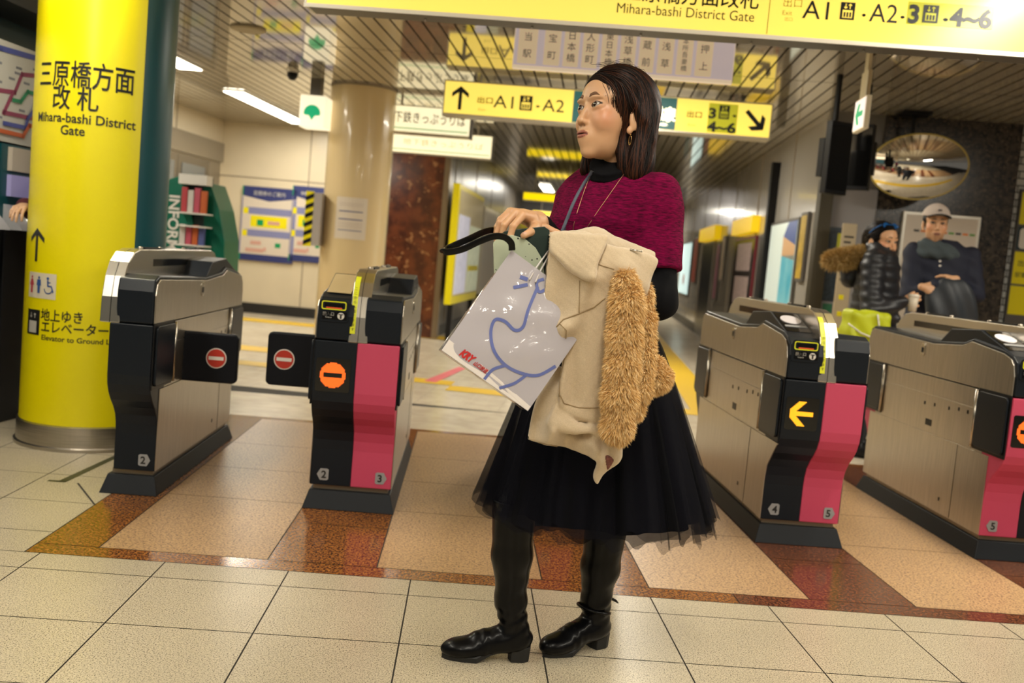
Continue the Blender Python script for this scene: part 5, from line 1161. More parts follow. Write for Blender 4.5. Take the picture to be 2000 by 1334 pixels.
# black polo neck and long sleeves
m_blk = mat('black_jersey', (.003, .003, .004), .9, spec=.15)
nb = la(MWi @ P(1206, 352, 2.66)); ntop = la(MH @ Vector((0, .022, -.112)))
def polo(p):
    d = np.maximum(cone(p, nb-np.array((0, 0, .03)), ntop, .074, .062), -(p[:, 2]-1.30))
    ax = (ntop-nb)/np.linalg.norm(ntop-nb); t_ = (p-nb)@ax; d = np.maximum(d, (p-ntop)@ax-.004)+.0012*np.sin(t_*260)
    d = su(d, loft(p, [(1.26, 0, .0, .10, .07), (1.33, 0, .006, .10, .062), (1.35, 0, .01, .06, .05)]), .01)
    for s_, e_, w_, fr in ((slL, eL, MWi @ wl, 1.0), (slR, eR, MWi @ wr, .90)):
        wv = la(e_)*(1-fr)+la(w_)*fr; a = chain(p, [la(s_)*.7+la(shL if s_ is slL else shR)*.3, la(e_), wv], [.046, .042, .029], .02); axw = (la(w_)-la(e_)); axw /= np.linalg.norm(axw)
        a = np.maximum(a, (p-wv)@axw-.002)+.0014*np.sin(((p-la(e_))@axw)*150); d = np.minimum(d, a)
    return d
Vs_, Fs_ = nets(polo, (-.32, -.42, .93), (.32, .20, 1.44), .0045)
obj('polo_neck', Vs_.tolist(), Fs_.tolist(), m_blk, wo, True)
# fine necklace and crossbody strap on the knit
def on_swt(pxs, Y, off, f=swt):
    pts = np.array([la(LW(x, y, Y)) for x, y in pxs]); dv = la(MWi.to_3x3() @ (P(*pxs[0], 1.0)-P(*pxs[0], 2.0))); dv /= np.linalg.norm(dv)
    out = []
    for p in pts:   # march from the camera side to the cloth
        q = p+dv*.45; 
        for _ in range(60):
            s_ = float(f(q[None])[0]); 
            if s_ < .0008: break
            q = q-dv*max(s_*.8, .0005)
        out.append(q+dv*off)
    return out
def both(p): return np.minimum(swt(p), polo(p))
ch = on_swt([(1224, 333), (1210, 352), (1196, 372), (1182, 392), (1168, 412), (1152, 436), (1140, 455)], 2.5, .0015, both); ch2 = on_swt([(1152, 345), (1145, 362), (1137, 385), (1128, 412), (1120, 440), (1118, 455)], 2.5, .0015, both)
mb = MB(); mb.tube(ch, .0009, 5); mb.tube(ch2, .0009, 5); mb.build('necklace', mat('chain_copper', (.5, .25, .15), .35, .9), wo, True)
stp = on_swt([(1158, 334), (1152, 344), (1142, 358), (1128, 382), (1117, 405), (1108, 428), (1100, 448), (1096, 460)], 2.5, .003, both)
mb = MB(); v = []; 
for i, p in enumerate(stp):
    t_ = stp[min(i+1, len(stp)-1)]-stp[max(i-1, 0)]; dv = la(MWi.to_3x3() @ Vector((0, -1, 0))); s_ = np.cross(t_, dv); s_ /= np.linalg.norm(s_)
    for a, b_ in ((-1, 0), (1, 0), (1, 1), (-1, 1)): v.append(p+s_*a*.0055-dv*.002*b_)
mb.add(v, [(i*4+j, i*4+(j+1) % 4, i*4+4+(j+1) % 4, i*4+4+j) for i in range(len(stp)-1) for j in range(4)]); mb.build('shoulder_strap', mat('strap_slate', (.07, .085, .12), .5), wo, True)
# tulle skirt: lining and two sheer layers
def skirt(name, r_hem, r_w, zs, fold, nf, m, seed, n=240, k=26, tx=(0, 0), zlow=.0, wave=.012):
    rg = np.random.default_rng(seed); p1, p2, p3 = rg.uniform(0, 6.28, 3); V = []
    cw = MWi @ Vector((.375, 2.68, .88)); chm = MWi @ Vector((.405+tx[0], 2.66+tx[1], .0))
    for i in range(k+1):
        t_ = i/k; z = .90+(zs-.90)*t_; cx = cw.x+(chm.x-cw.x)*t_; cy = cw.y+(chm.y-cw.y)*t_
        for j in range(n):
            a = 2*math.pi*j/n; fo = fold*t_**1.3*(math.sin(nf*a+p1)+.55*math.sin((nf*2+1)*a+p2+1.5*t_)+.3*math.sin((nf*3+2)*a+p3)); ex = t_**.85
            # hem ellipse in world: wide across the picture, shallower in depth
            ca, sa = math.cos(a), math.sin(a); rw = (r_w+(r_hem-r_w)*ex+fo); rd = (r_w*.85+(r_hem*.80-r_w*.85)*ex+fo)
            d = MWi.to_3x3() @ Vector((ca*rw, sa*rd, 0))
            zz = z+t_*t_*(wave*math.sin(nf*a+p1+1)+wave*.6*math.sin(nf*2.0*a+p2)-zlow*ca-.012*(-sa))
            V.append((cx+d.x, cy+d.y, zz))
    F_ = [(i*n+j, i*n+(j+1) % n, (i+1)*n+(j+1) % n, (i+1)*n+j) for i in range(k) for j in range(n)]
    return obj(name, V, F_, m, wo, True)
m_lin = mat('black_lining', (.002, .002, .0025), .95, spec=.1)
m_tul = mat('black_tulle', (.003, .003, .004), .9, alpha=.66, spec=.1); m_tul2 = mat('black_tulle_outer', (.006, .006, .010), .9, alpha=.42, spec=.12)
skirt('skirt_lining', .275, .145, .43, .010, 9, m_lin, 1, wave=.004)
skirt('tulle_layer', .305, .150, .415, .016, 13, m_tul, 2, zlow=.004)
skirt('tulle_layer', .318, .154, .405, .018, 15, m_tul2, 3, zlow=.008, wave=.016)
skirt('tulle_layer', .315, .152, .425, .020, 11, m_tul2, 6, zlow=-.004, wave=.018)
# boots
m_lea = mat('black_leather', (.0025, .0025, .003), .30, spec=.16, coat=.05, bump=.35, bs=35)
def boot(knee, ankle, heel, toe, nm, strap):
    K = la(knee)+np.array((0, 0, .02)); A = la(ankle); Hh = la(MWi @ heel); T_ = la(MWi @ toe); Hh[2] = 0; T_[2] = 0; d = T_-Hh; L_ = np.linalg.norm(d); d /= L_; s_ = np.cross(d, (0, 0, 1)); up = np.array((0, 0, 1.))
    def f(p):
        c1 = K*.45+A*.55
        g_ = cone(p, K, c1, .060, .052); g_ = su(g_, cone(p, c1, A+np.array((0, 0, .01)), .052, .041), .02)
        hc = Hh+d*.040+up*.062; g_ = su(g_, cone(p, A, hc, .041, .037), .02)
        q = p-Hh; x = q@d; y = q@s_; z = q[:, 2]
        # foot: a flattened chain from heel counter to toe
        def e2(cx, cz, rx, ry, rz): qq = np.stack([x-cx, y, z-cz], -1); return ell(qq, (0, 0, 0), (rx, ry, rz))
        g_ = su(g_, e2(.045, .060, .050, .035, .034), .015); g_ = su(g_, e2(.105, .052, .062, .036, .034), .03); g_ = su(g_, e2(.165, .032, .060, .041, .024), .03); g_ = su(g_, e2(L_-.045, .026, .046, .030, .020), .025)
        wr_ = .0018*np.sin((z*1.0+x*.6)*170)*np.exp(-((z-.115)/.045)**2)+.0012*np.sin(z*95+x*60)*np.exp(-((z-.2)/.09)**2)+.001*np.sin(x*230)*np.exp(-((x-.13)/.03)**2)
        g_ = g_+wr_; sole = .012+.030*np.clip((.10-x)/.05, 0, 1)*0; g_ = np.maximum(g_, .010-z)
        return np.maximum(g_, p[:, 2]-(K[2]+.0))
    lo = np.minimum(np.minimum(Hh, T_), np.minimum(K, A))-.07; hi = np.maximum(np.maximum(Hh, T_), np.maximum(K, A))+.07; lo[2] = 0
    V, F_ = nets(f, lo, hi, .0042); b_ = obj('boot', V.tolist(), F_.tolist(), m_lea, wo, True)
    # sole and heel block
    out = [(-.002, 0), (.002, .018), (.03, .028), (.09, .026), (.15, .036), (L_-.055, .030), (L_-.02, .017), (L_-.004, 0)]
    ol = [(x, y) for x, y in out]+[(x, -y) for x, y in out[::-1][1:-1]]
    mb = MB(); n = len(ol)
    def wp(x, y, z): return tuple(Hh+d*x+s_*y+up*z)
    zt = lambda x: .018 if x > .1 else .036
    for za, zb_ in ((0, .012),):
        v = [wp(x, y, 0 if x > .1 else .030) for x, y in ol]+[wp(x, y, .013 if x > .1 else .042) for x, y in ol]
        mb.add(v, [tuple(range(n)), tuple(range(n, 2*n))[::-1]]+[(i, i+n, (i+1) % n+n, (i+1) % n) for i in range(n)])
    mb.build('sole', mat('sole_black', (.008, .008, .008), .6), b_)
    hl = [(-.002, 0), (.003, .020), (.02, .029), (.055, .028), (.06, 0)]; hl = hl+[(x, -y) for x, y in hl[::-1][1:-1]]; n = len(hl); mb = MB()
    v = [wp(x*.95+.002, y*.93, 0) for x, y in hl]+[wp(x, y, .042) for x, y in hl]; mb.add(v, [tuple(range(n)), tuple(range(n, 2*n))[::-1]]+[(i, i+n, (i+1) % n+n, (i+1) % n) for i in range(n)]); mb.build('heel', mat('sole_black', (.008, .008, .008), .6), b_, bevel=.002)
    if strap:
        ring = []
        for j in range(25):
            a = 2*math.pi*j/24; ring.append(la(A)+np.array((0, 0, -.02))+d*(.047*math.cos(a)+.004)+s_*.045*math.sin(a)+up*(.012*math.cos(a)))
        mb = MB(); mb.tube(ring, .0045, 6, cap=False); e = la(A)-d*.040; mb.tube([e, e-d*.022+up*.0, e-d*.038-up*.008, e-d*.048-up*.016], [.004, .0045, .004, .002], 6); mb.build('ankle_strap', m_lea, b_, True)
    return b_
def g0(v): v = v.copy(); v.z = 0; return v
boot(kA, aA, Vector((.252, 2.628, 0)), Vector((.010, 2.600, 0)), 'boot', False)
boot(kB, aB, Vector((.482, 2.775, 0)), Vector((.287, 2.648, 0)), 'boot', True)
# ---------------------------------------------------------------- what the woman carries
def poly_sdf(P2, poly):
    d = None; n = len(poly); s_ = np.ones(len(P2))
    for i in range(n):
        a = np.array(poly[i]); b = np.array(poly[i-1]); e = b-a; w = P2-a; t_ = np.clip((w@e)/max(e@e, 1e-12), 0, 1); q = w-t_[:, None]*e; dd = (q**2).sum(1); d = dd if d is None else np.minimum(d, dd)
        c1 = P2[:, 1] >= a[1]; c2 = P2[:, 1] < b[1]; c3 = e[0]*w[:, 1] > e[1]*w[:, 0]; m = (c1 & c2 & c3) | (~c1 & ~c2 & ~c3); s_ = np.where(m, -s_, s_)
    return s_*np.sqrt(d)
def spline(pts, k=4):      # closed Catmull-Rom smoothing of an outline
    pts = [np.array(p, float) for p in pts]; n = len(pts); o = []
    for i in range(n):
        p0, p1, p2, p3 = pts[i-1], pts[i], pts[(i+1) % n], pts[(i+2) % n]
        for j in range(k):
            t_ = j/k; o.append(.5*((2*p1)+(-p0+p2)*t_+(2*p0-5*p1+4*p2-p3)*t_*t_+(-p0+3*p1-3*p2+p3)*t_**3))
    return o
CY = 2.30
def XZ(x, y, Y=CY): p = P(x, y, Y); return (p.x, p.z)
def cloth(poly, yc, th, rnd, Y=CY, sm=True):
    pl = [XZ(x, y, Y) for x, y in poly]; pl = spline(pl) if sm else [np.array(q) for q in pl]
    def f(p):
        a = poly_sdf(p[:, [0, 2]], pl)+rnd; b = np.abs(p[:, 1]-yc(p[:, 0], p[:, 2]))-th+rnd*.8
        return np.minimum(np.maximum(a, b), 0)+np.hypot(np.maximum(a, 0), np.maximum(b, 0))-rnd
    f.pl = np.array(pl); return f
def fold(x, z, lines, w, h):     # ridges along picture-space lines (depth relief of the cloth)
    o = 0
    for (a, b, hh) in lines:
        A = np.array(XZ(*a)); B = np.array(XZ(*b)); e = B-A; L_ = e@e; px_ = x-A[0]; pz = z-A[1]; t_ = np.clip((px_*e[0]+pz*e[1])/L_, 0, 1); d = np.hypot(px_-t_*e[0], pz-t_*e[1]); o = o+hh*np.exp(-(d/w)**2)
    return o
m_coat = mat('cream_wool', (.61, .48, .32), .92, var=.12, vs=300, bump=.5, bs=700, sheen=.4)
m_seam = mat('wool_seam', (.30, .21, .11), .9)
co = thing('coat', 'cream wool coat with golden fur trim draped over the forearm of the woman', 'coat', (0, 0, 0))
xc, zc_ = XZ(1160, 660)
def yc_main(x, z):
    return CY+.03+.05*np.clip((1.0-z)/.3, 0, 1)-.050*np.exp(-((x-xc+.01)/.12)**2)-.020*np.exp(-((z-1.09)/.06)**2)+fold(x, z, [((1150, 545), (1110, 640), -.014), ((1095, 640), (1085, 790), -.016), ((1135, 600), (1150, 560), .006), ((1110, 660), (1120, 780), .010), ((1210, 520), (1250, 560), -.012), ((1062, 560), (1058, 640), -.010)], .022, 1)
def yc_low(x, z): return CY+.055+fold(x, z, [((1095, 770), (1075, 860), -.030), ((1135, 800), (1110, 880), .022), ((1165, 800), (1170, 900), -.030), ((1215, 850), (1205, 900), -.020), ((1050, 830), (1045, 870), .014), ((1080, 840), (1170, 880), -.018)], .020, 1)
main = cloth([(1066, 470), (1090, 452), (1150, 455), (1185, 478), (1235, 486), (1275, 500), (1283, 512), (1270, 545), (1262, 600), (1262, 700), (1245, 780), (1200, 828), (1170, 830), (1128, 822), (1096, 800), (1092, 760), (1100, 700), (1090, 660), (1072, 640), (1058, 600), (1060, 540)], yc_main, .020, .011)
low = cloth([(1098, 720), (1190, 800), (1240, 815), (1222, 868), (1218, 905), (1185, 935), (1172, 955), (1164, 940), (1166, 905), (1100, 882), (1040, 870), (1036, 855), (1050, 790), (1078, 745)], yc_low, .013, .008)
cuff = cloth([(1092, 790), (1130, 826), (1185, 832), (1222, 862), (1214, 872), (1160, 848), (1118, 850), (1072, 838), (1074, 815)], lambda x, z: CY+.020+fold(x, z, [((1090, 830), (1150, 845), -.012)], .02, 1), .012, .008)
arm_l = (np.array(P(1120, 500, 2.42)[:]), np.array(P(1285, 560, 2.50)[:]))
def roll(p): return chain(p, [np.array(P(1080, 478, 2.34)[:]), np.array(P(1160, 478, 2.36)[:]), np.array(P(1265, 512, 2.44)[:])], [.030, .038, .030], .02)
coat_all = lambda p: su(su(np.minimum(main(p), 9), low(p), .004), su(cuff(p), roll(p), .012), .006)
(xa, za), (xb, zb2) = XZ(1025, 965), XZ(1295, 440)
def build_cloth(nm, f, h, par, mtl, pad=0, lo=None, hi=None):
    V, F_ = nets(f, lo or (xa, 2.14, za), hi or (xb+.01, 2.50, zb2+.01), h); return obj(nm, V.tolist(), F_.tolist(), mtl, par, True), V, F_
def tex_w(f): return lambda p: f(p)+.0006*np.sin(p[:, 0]*260+p[:, 2]*120)*np.sin(p[:, 2]*240)
build_cloth('wool_body', tex_w(coat_all), .0040, co, m_coat)
lap = cloth([(1068, 462), (1085, 452), (1140, 457), (1180, 460), (1176, 480), (1160, 515), (1154, 545), (1140, 548), (1110, 532), (1088, 510), (1070, 488)], lambda x, z: yc_main(x, z)-.028-.008*np.exp(-((x-xc+.03)/.04)**2), .011, .009)
build_cloth('collar', tex_w(lap), .0035, co, m_coat)
def march(f, x, y, Y0=2.0, it=80):
    o = np.array((0, 0, CAMZ)); d = np.array((P(x, y, 1.0)-Vector((0, 0, CAMZ)))[:]); t_ = Y0; dn = np.linalg.norm(d)
    for _ in range(it):
        q = o+d*t_; s_ = float(f(q[None])[0])
        if s_ < .0006: break
        t_ += max(s_*.7, .0004)/dn
        if t_ > 2.6: return None
    return q
def seam(nm, pts, f, r, mtl, par, off=.0004, k=5):
    v = []
    for (x0, y0), (x1, y1) in zip(pts, pts[1:]):
        for j in range(k):
            q = march(f, x0+(x1-x0)*j/k, y0+(y1-y0)*j/k)
            if q is not None: v.append(Vector(q)+Vector((0, -off, 0)))
    q = march(f, *pts[-1]); 
    if q is not None: v.append(Vector(q))
    return MB().tube(v, r, 5).build(nm, mtl, par, True)
seam('seam', [(1132, 548), (1131, 612)], coat_all, .0011, m_seam, co)
seam('seam', [(1182, 582), (1160, 600), (1130, 613), (1100, 624), (1085, 640), (1077, 662)], coat_all, .0015, m_seam, co)
seam('seam', [(1094, 772), (1102, 788), (1130, 796), (1174, 797)], coat_all, .0012, m_seam, co)
seam('seam', [(1093, 632), (1106, 645), (1104, 690), (1094, 740), (1092, 775)], coat_all, .0012, m_seam, co)
seam('seam', [(1155, 512), (1180, 520), (1200, 526)], coat_all, .0012, m_seam, co)
seam('piped_edge', [(1040, 862), (1100, 874), (1160, 900)], coat_all, .0018, m_seam, co)
lin = cloth([(1184, 893), (1196, 895), (1202, 905), (1192, 925), (1187, 915)], lambda x, z: yc_low(x, z)-.0135, .002, .0015); build_cloth('lining_patch', lin, .0025, co, mat('lining_print', (.26, .08, .06), .7, var=.7, vs=120))
# fur trim
m_furs = [mat('fur_gold', (.80, .52, .20), .7), mat('fur_sand', (.90, .68, .36), .7), mat('fur_brown', (.62, .36, .12), .7)]
def furry(nm, pts, rs, n, L_, sd, bias=(0, -.05, -.45)):
    Pn = [np.array(P(x, y, Y)[:]) for x, y, Y in pts]; f = lambda p: chain(p, Pn, rs, .01)+.003*np.sin(p[:, 2]*90)*np.sin(p[:, 0]*120+1)
    A = np.array(Pn); m_ = max(rs)+.02; V, F_ = nets(f, A.min(0)-m_, A.max(0)+m_, .006); o = obj(nm, V.tolist(), F_.tolist(), m_furs[0], co, True)
    fur('fur_pile', V, F_, n, L_, m_furs, o, bias, sd, .0010); return o
furry('fur_trim', [(1222, 545, 2.25), (1225, 590, 2.235), (1220, 650, 2.235), (1216, 710, 2.235), (1210, 770, 2.24), (1206, 835, 2.25), (1212, 850, 2.255)], [.022, .030, .030, .029, .031, .027, .014], 34000, .018, 1)
furry('fur_trim', [(1258, 560, 2.30), (1262, 620, 2.295), (1260, 690, 2.29), (1254, 760, 2.29), (1240, 810, 2.295)], [.012, .016, .018, .018, .010], 15000, .015, 2)
furry('fur_pompom', [(1279, 715, 2.33), (1287, 737, 2.33), (1278, 750, 2.33)], [.020, .024, .018], 11000, .015, 4, (.25, 0, -.2))
# metal clasp on the coat fold
q = march(coat_all, 1240, 491); 
if q is not None: MB().tube([Vector(q)+Vector((-.012, -.004, .003)), Vector(q)+Vector((.016, -.004, .001))], .0022, 8).build('clasp', m_ss2, co, True)
# ---- paper shopping bag in clear plastic
BY = 2.26
TL, BL, BR = P(1000, 489, BY+.02), P(862, 684, BY-.02), P(1031, 803, BY-.01)
ex = (BR-BL); bw = ex.length; ex.normalize(); ez = (TL-BL); ez = ez-ex*ez.dot(ex); bh = ez.length; ez.normalize(); ey = ex.cross(ez)*-1; ey = ez.cross(ex)
MBG = Matrix((ex, ey, ez)).transposed().to_4x4(); MBG.translation = BL
bg = thing('shopping_bag', 'tilted white glossy paper shopping bag with blue brush lines and red lettering', 'bag', (0, 0, 0)); bg.matrix_world = MBG
print('bag', bw, bh, ey)
bd = .075
m_bag = mat('bag_gloss', (.44, .41, .44), .16, coat=1, bump=.0); nt = m_bag.node_tree; b = nt.nodes['Principled BSDF']
tc = N(nt, 'ShaderNodeTexCoord'); n1 = N(nt, 'ShaderNodeTexNoise'); n1.inputs['Scale'].default_value = 11; n1.inputs['Detail'].default_value = 2.5; n1.inputs['Distortion'].default_value = 1.2; nt.links.new(tc.outputs['Object'], n1.inputs['Vector'])
v1 = N(nt, 'ShaderNodeTexVoronoi', feature='DISTANCE_TO_EDGE'); v1.inputs['Scale'].default_value = 9
nt.links.new(n1.outputs['Color'], v1.inputs['Vector']); bp = N(nt, 'ShaderNodeBump'); bp.inputs['Strength'].default_value = .9; bp.inputs['Distance'].default_value = .012; nt.links.new(n1.outputs['Fac'], bp.inputs['Height']); nt.links.new(bp.outputs[0], b.inputs['Coat Normal'])
sg = 1 if ey.y > 0 else -1
nx, nz = 40, 46
def bag_front(u, w):   # slight belly and crumple; w 0..1 up
    e = math.sin(math.pi*min(max(u/bw, 0), 1))*math.sin(math.pi*min(max(w/bh, 0), 1))
    return -sg*(.010*e+.0025*math.sin(u*38+w*22)*e+.002*math.sin(w*55-u*30+1)*e)
V = []; 
for side in (0, 1):
    for j in range(nz+1):
        for i in range(nx+1):
            u, w = bw*i/nx, bh*j/nz; y = bag_front(u, w) if side == 0 else sg*(bd*(1-.75*j/nz)+.008*math.sin(math.pi*i/nx)); V.append((u, y, w))
K = (nx+1)*(nz+1); F_ = []
for j in range(nz):
    for i in range(nx):
        a = j*(nx+1)+i; q = (a, a+1, a+nx+2, a+nx+1); F_.append(q); F_.append(tuple(K+x for x in q[::-1]))
for i in range(nx): F_.append((i, K+i, K+i+1, i+1))
for j in range(nz): a = j*(nx+1); F_.append((a, a+nx+1, K+a+nx+1, K+a)); a += nx; F_.append((a, K+a, K+a+nx+1, a+nx+1))
obj('bag_body', V, F_, m_bag, bg, True).modifiers.new('edge', 'EDGE_SPLIT').split_angle = math.radians(50)
def bagshape(nm, polys, mtl, off=.0012):
    mb = MB()
    for v, f in polys:
        mb.add([(x, bag_front(x, z)-sg*off, z) for x, z in v], f)
    return mb.build(nm, mtl, bg)
def b2(x, y): # photo point on the bag plane -> local (u, w)
    o = Vector((0, 0, CAMZ)); d = P(x, y, 1)-o; t_ = (BL-o).dot(ey)/d.dot(ey); q = o+d*t_-BL; return (q.dot(ex), q.dot(ez))
band = [b2(872, 664), b2(985, 757), b2(1031, 800)]; 
bagshape('white_base_band', [([(.0006, .0006), (bw-.001, .0006), (bw-.001, .012), (bw*.5, .024), (.0006, .030)], [(0, 1, 2, 3, 4)])], mat('bag_white', (.72, .66, .62), .3, coat=.6), .0008)
def stroke(pts, w, k=8):
    pts = [np.array(b2(*p)) for p in pts]; sp = []
    for i in range(len(pts)-1):
        p0, p1, p2, p3 = pts[max(i-1, 0)], pts[i], pts[i+1], pts[min(i+2, len(pts)-1)]
        for j in range(k): t_ = j/k; sp.append(.5*((2*p1)+(-p0+p2)*t_+(2*p0-5*p1+4*p2-p3)*t_*t_+(-p0+3*p1-3*p2+p3)*t_**3))
    sp.append(pts[-1]); v = []; sp = [q for q in sp]
    for i, q in enumerate(sp):
        t_ = sp[min(i+1, len(sp)-1)]-sp[max(i-1, 0)]; t_ = t_/np.linalg.norm(t_); n_ = np.array((-t_[1], t_[0])); v += [tuple(q-n_*w), tuple(q+n_*w)]
    v = [(min(max(a, .002), bw-.002), min(max(c, .002), bh-.002)) for a, c in v]
    return v, [(2*i, 2*i+2, 2*i+3, 2*i+1) for i in range(len(sp)-1)]
m_brush = mat('blue_brush', (.12, .15, .38), .3, coat=.6)
bagshape('brush_lines', [stroke([(1050, 560), (1030, 605), (1020, 638), (1004, 645), (985, 628), (966, 625), (958, 650), (964, 685), (985, 712), (1015, 728), (1050, 733), (1085, 715)], .0036),
    stroke([(1015, 541), (1030, 546)], .0045), stroke([(1002, 562), (1030, 556)], .004), stroke([(1062, 545), (1048, 552), (1052, 570), (1064, 566)], .0036), stroke([(945, 742), (962, 722), (985, 714)], .0034), stroke([(975, 758), (1005, 748), (1030, 730)], .0034)], m_brush)
def bag_text(nm, s_, size, x, y, mtl, fit=None, sx=1, bold=.001, ang=None):
    v, f = text_mesh(s_, size, 'LEFT', bold); a, c = b2(x, y)
    if fit: v[:, 0] *= fit/(v[:, 0].max()-v[:, 0].min())
    bagshape(nm, [([(a+p[0]+p[1]*.25, c+p[1]) for p in v], f)], mtl, .0016)
m_redp = mat('red_lettering', (.50, .02, .02), .4)
bag_text('red_lettering', 'KRY', .023, 896, 692, m_redp, fit=.034, bold=.0014); bag_text('red_lettering_small', '山口放送', .012, 923, 711, m_redp, fit=.036, bold=.0004)
# white cords, speckled pale card and dark green clutch behind the bag
cords = [[P(1034, 546, 2.27), P(1048, 522, 2.29), P(1066, 497, 2.31), P(1074, 486, 2.32)], [P(1046, 551, 2.27), P(1056, 528, 2.29), P(1070, 503, 2.31), P(1076, 489, 2.32)]]
mb = MB(); 
for c in cords: mb.tube([MBG.inverted() @ p for p in c], .0020, 6)
mb.build('cord_handle', mat('white_cord', (.68, .64, .62), .5), bg, True)
def plate(nm, poly, Y, th, mtl, par, sm=False, curve=0):
    pl = spline([XZ(x, y, Y) for x, y in poly], 3) if sm else [np.array(XZ(x, y, Y)) for x, y in poly]
    return MB().prism([tuple(q) for q in pl], Y-th/2, Y+th/2, 'y').build(nm, mtl, par, bevel=.001)
hb = thing('handbag', 'dark green handbag with a speckled pale front and a long black strap loop', 'bag', (0, 0, 0))
m_spk = mat('speckled_pale', (.42, .46, .33), .35); nt = m_spk.node_tree; b = nt.nodes['Principled BSDF']; tc = N(nt, 'ShaderNodeTexCoord'); vo = N(nt, 'ShaderNodeTexVoronoi'); vo.inputs['Scale'].default_value = 75; nt.links.new(tc.outputs['Object'], vo.inputs['Vector'])
sx_ = N(nt, 'ShaderNodeSeparateColor'); nt.links.new(vo.outputs['Color'], sx_.inputs[0])
def mm_(op, a, c):
    n = N(nt, 'ShaderNodeMath', operation=op)
    for i, x in enumerate((a, c)):
        if isinstance(x, (int, float)): n.inputs[i].default_value = x
        else: nt.links.new(x, n.inputs[i])
    return n.outputs[0]
k_ = mm_('LESS_THAN', vo.outputs['Distance'], mm_('MULTIPLY', mm_('GREATER_THAN', sx_.outputs[0], .45), mm_('MULTIPLY', sx_.outputs[1], .32)))
mx = N(nt, 'ShaderNodeMix', data_type='RGBA'); nt.links.new(k_, mx.inputs['Factor']); mx.inputs[6].default_value = (.42, .46, .33, 1); mx.inputs[7].default_value = (.01, .012, .01, 1); nt.links.new(mx.outputs[2], b.inputs['Base Color'])
plate('speckled_front', [(966, 562), (964, 510), (963, 474), (975, 462), (1000, 459), (1025, 466), (1046, 484), (1060, 508), (1064, 540), (1040, 560), (1000, 590), (975, 610)], 2.315, .004, m_spk, hb)
plate('green_body', [(975, 460), (985, 452), (1028, 446), (1062, 443), (1072, 450), (1074, 520), (1068, 600), (990, 640), (972, 600)], 2.345, .045, mat('bottle_green', (.008, .022, .016), .4), hb)
def ribbon(nm, pts, w, th, mtl, par, k=8, nrm=(0, .6, .8)):
    P3 = [np.array(P(*p)[:]) for p in pts]; sp = []
    for i in range(len(P3)-1):
        p0, p1, p2, p3 = P3[max(i-1, 0)], P3[i], P3[i+1], P3[min(i+2, len(P3)-1)]
        for j in range(k): t_ = j/k; sp.append(.5*((2*p1)+(-p0+p2)*t_+(2*p0-5*p1+4*p2-p3)*t_*t_+(-p0+3*p1-3*p2+p3)*t_**3))
    sp.append(P3[-1]); v = []
    for i, q in enumerate(sp):
        t_ = sp[min(i+1, len(sp)-1)]-sp[max(i-1, 0)]; t_ /= np.linalg.norm(t_); n_ = np.array(nrm, float); n_ -= t_*(n_@t_); n_ /= np.linalg.norm(n_); s_ = np.cross(t_, n_)
        for a, c in ((-1, -1), (1, -1), (1, 1), (-1, 1)): v.append(tuple(q+s_*a*w+n_*c*th))
    n = len(sp); F_ = [(i*4+j, i*4+(j+1) % 4, i*4+4+(j+1) % 4, i*4+4+j) for i in range(n-1) for j in range(4)]+[(0, 3, 2, 1), ((n-1)*4, (n-1)*4+1, (n-1)*4+2, (n-1)*4+3)]
    return obj(nm, v, F_, mtl, par, True, bevel=.0008)
ribbon('strap_loop', [(1000, 489, 2.27), (998, 474, 2.265), (984, 463, 2.26), (963, 462, 2.25), (935, 472, 2.24), (905, 486, 2.23), (880, 492, 2.225), (866, 491, 2.235), (868, 488, 2.26), (885, 480, 2.29), (915, 467, 2.32), (945, 453, 2.36), (965, 449, 2.39), (985, 452, 2.40)], .0075, .0022, m_lea, hb, nrm=(0, 1, .35))
# ---------------------------------------------------------------- the couple waiting behind the gates
def frameM(loc, ang): return Matrix.Translation(loc) @ Matrix.Rotation(ang, 4, 'Z')
def head_at(parent, Mi, world, yaw, pitch, sc, hfn, skinc, lips, neck_to, male=False, gaze=(0, -1, 0)):
    M = Mi @ (Matrix.Translation(world) @ Matrix.Rotation(yaw, 4, 'Z') @ Matrix.Rotation(pitch, 4, 'X') @ Matrix.Scale(sc, 4)); nb_ = M.inverted() @ neck_to
    g_ = lambda p: su(hfn(p), cone(p, (0, .022, -.055), tuple(nb_), .052 if male else .047, .055), .022)
    V, F_ = nets(g_, (-.095, -.125, -.25), (.095, .12, .125), .0032)
    return M, (T4(M, V), F_, head_tint(V, skinc, lips, male))
# --- young woman
GX = P(1712, 560, 6.35); go = thing('person', 'young woman in a black parka with fur hood and blue sunglasses on her hair', 'person', (GX.x, 6.35, 0), math.radians(62)); MG = frameM((GX.x, 6.35, 0), math.radians(62)); MGi = MG.inverted()
gs = (.74, .42, .23); m_sk2 = tinted('skin_plain', .45)
hc = P(1722, 472, 6.33); MH2, hp2 = head_at(go, MGi, hc, math.radians(26), 0, 1.05, head_sdf(), gs, (.35, .06, .06), MGi @ P(1718, 520, 6.36))
hL_, hR_ = MGi @ P(1692, 655, 6.2), MGi @ P(1780, 585, 6.12)
def gb(p):
    d = loft(p, [(.80, 0, 0, .15, .11), (1.0, 0, 0, .12, .09), (1.2, 0, 0, .14, .09), (1.32, 0, 0, .13, .07), (1.36, 0, .01, .06, .05)])
    for sx in (-1, 1): d = su(d, chain(p, [(sx*.085, 0, .82), (sx*.08, -.01, .45), (sx*.08, .02, .07)], [.085, .058, .042], .02), .03)
    return d
Vb, Fb = nets(gb, (-.24, -.2, .03), (.24, .2, 1.4), .012)
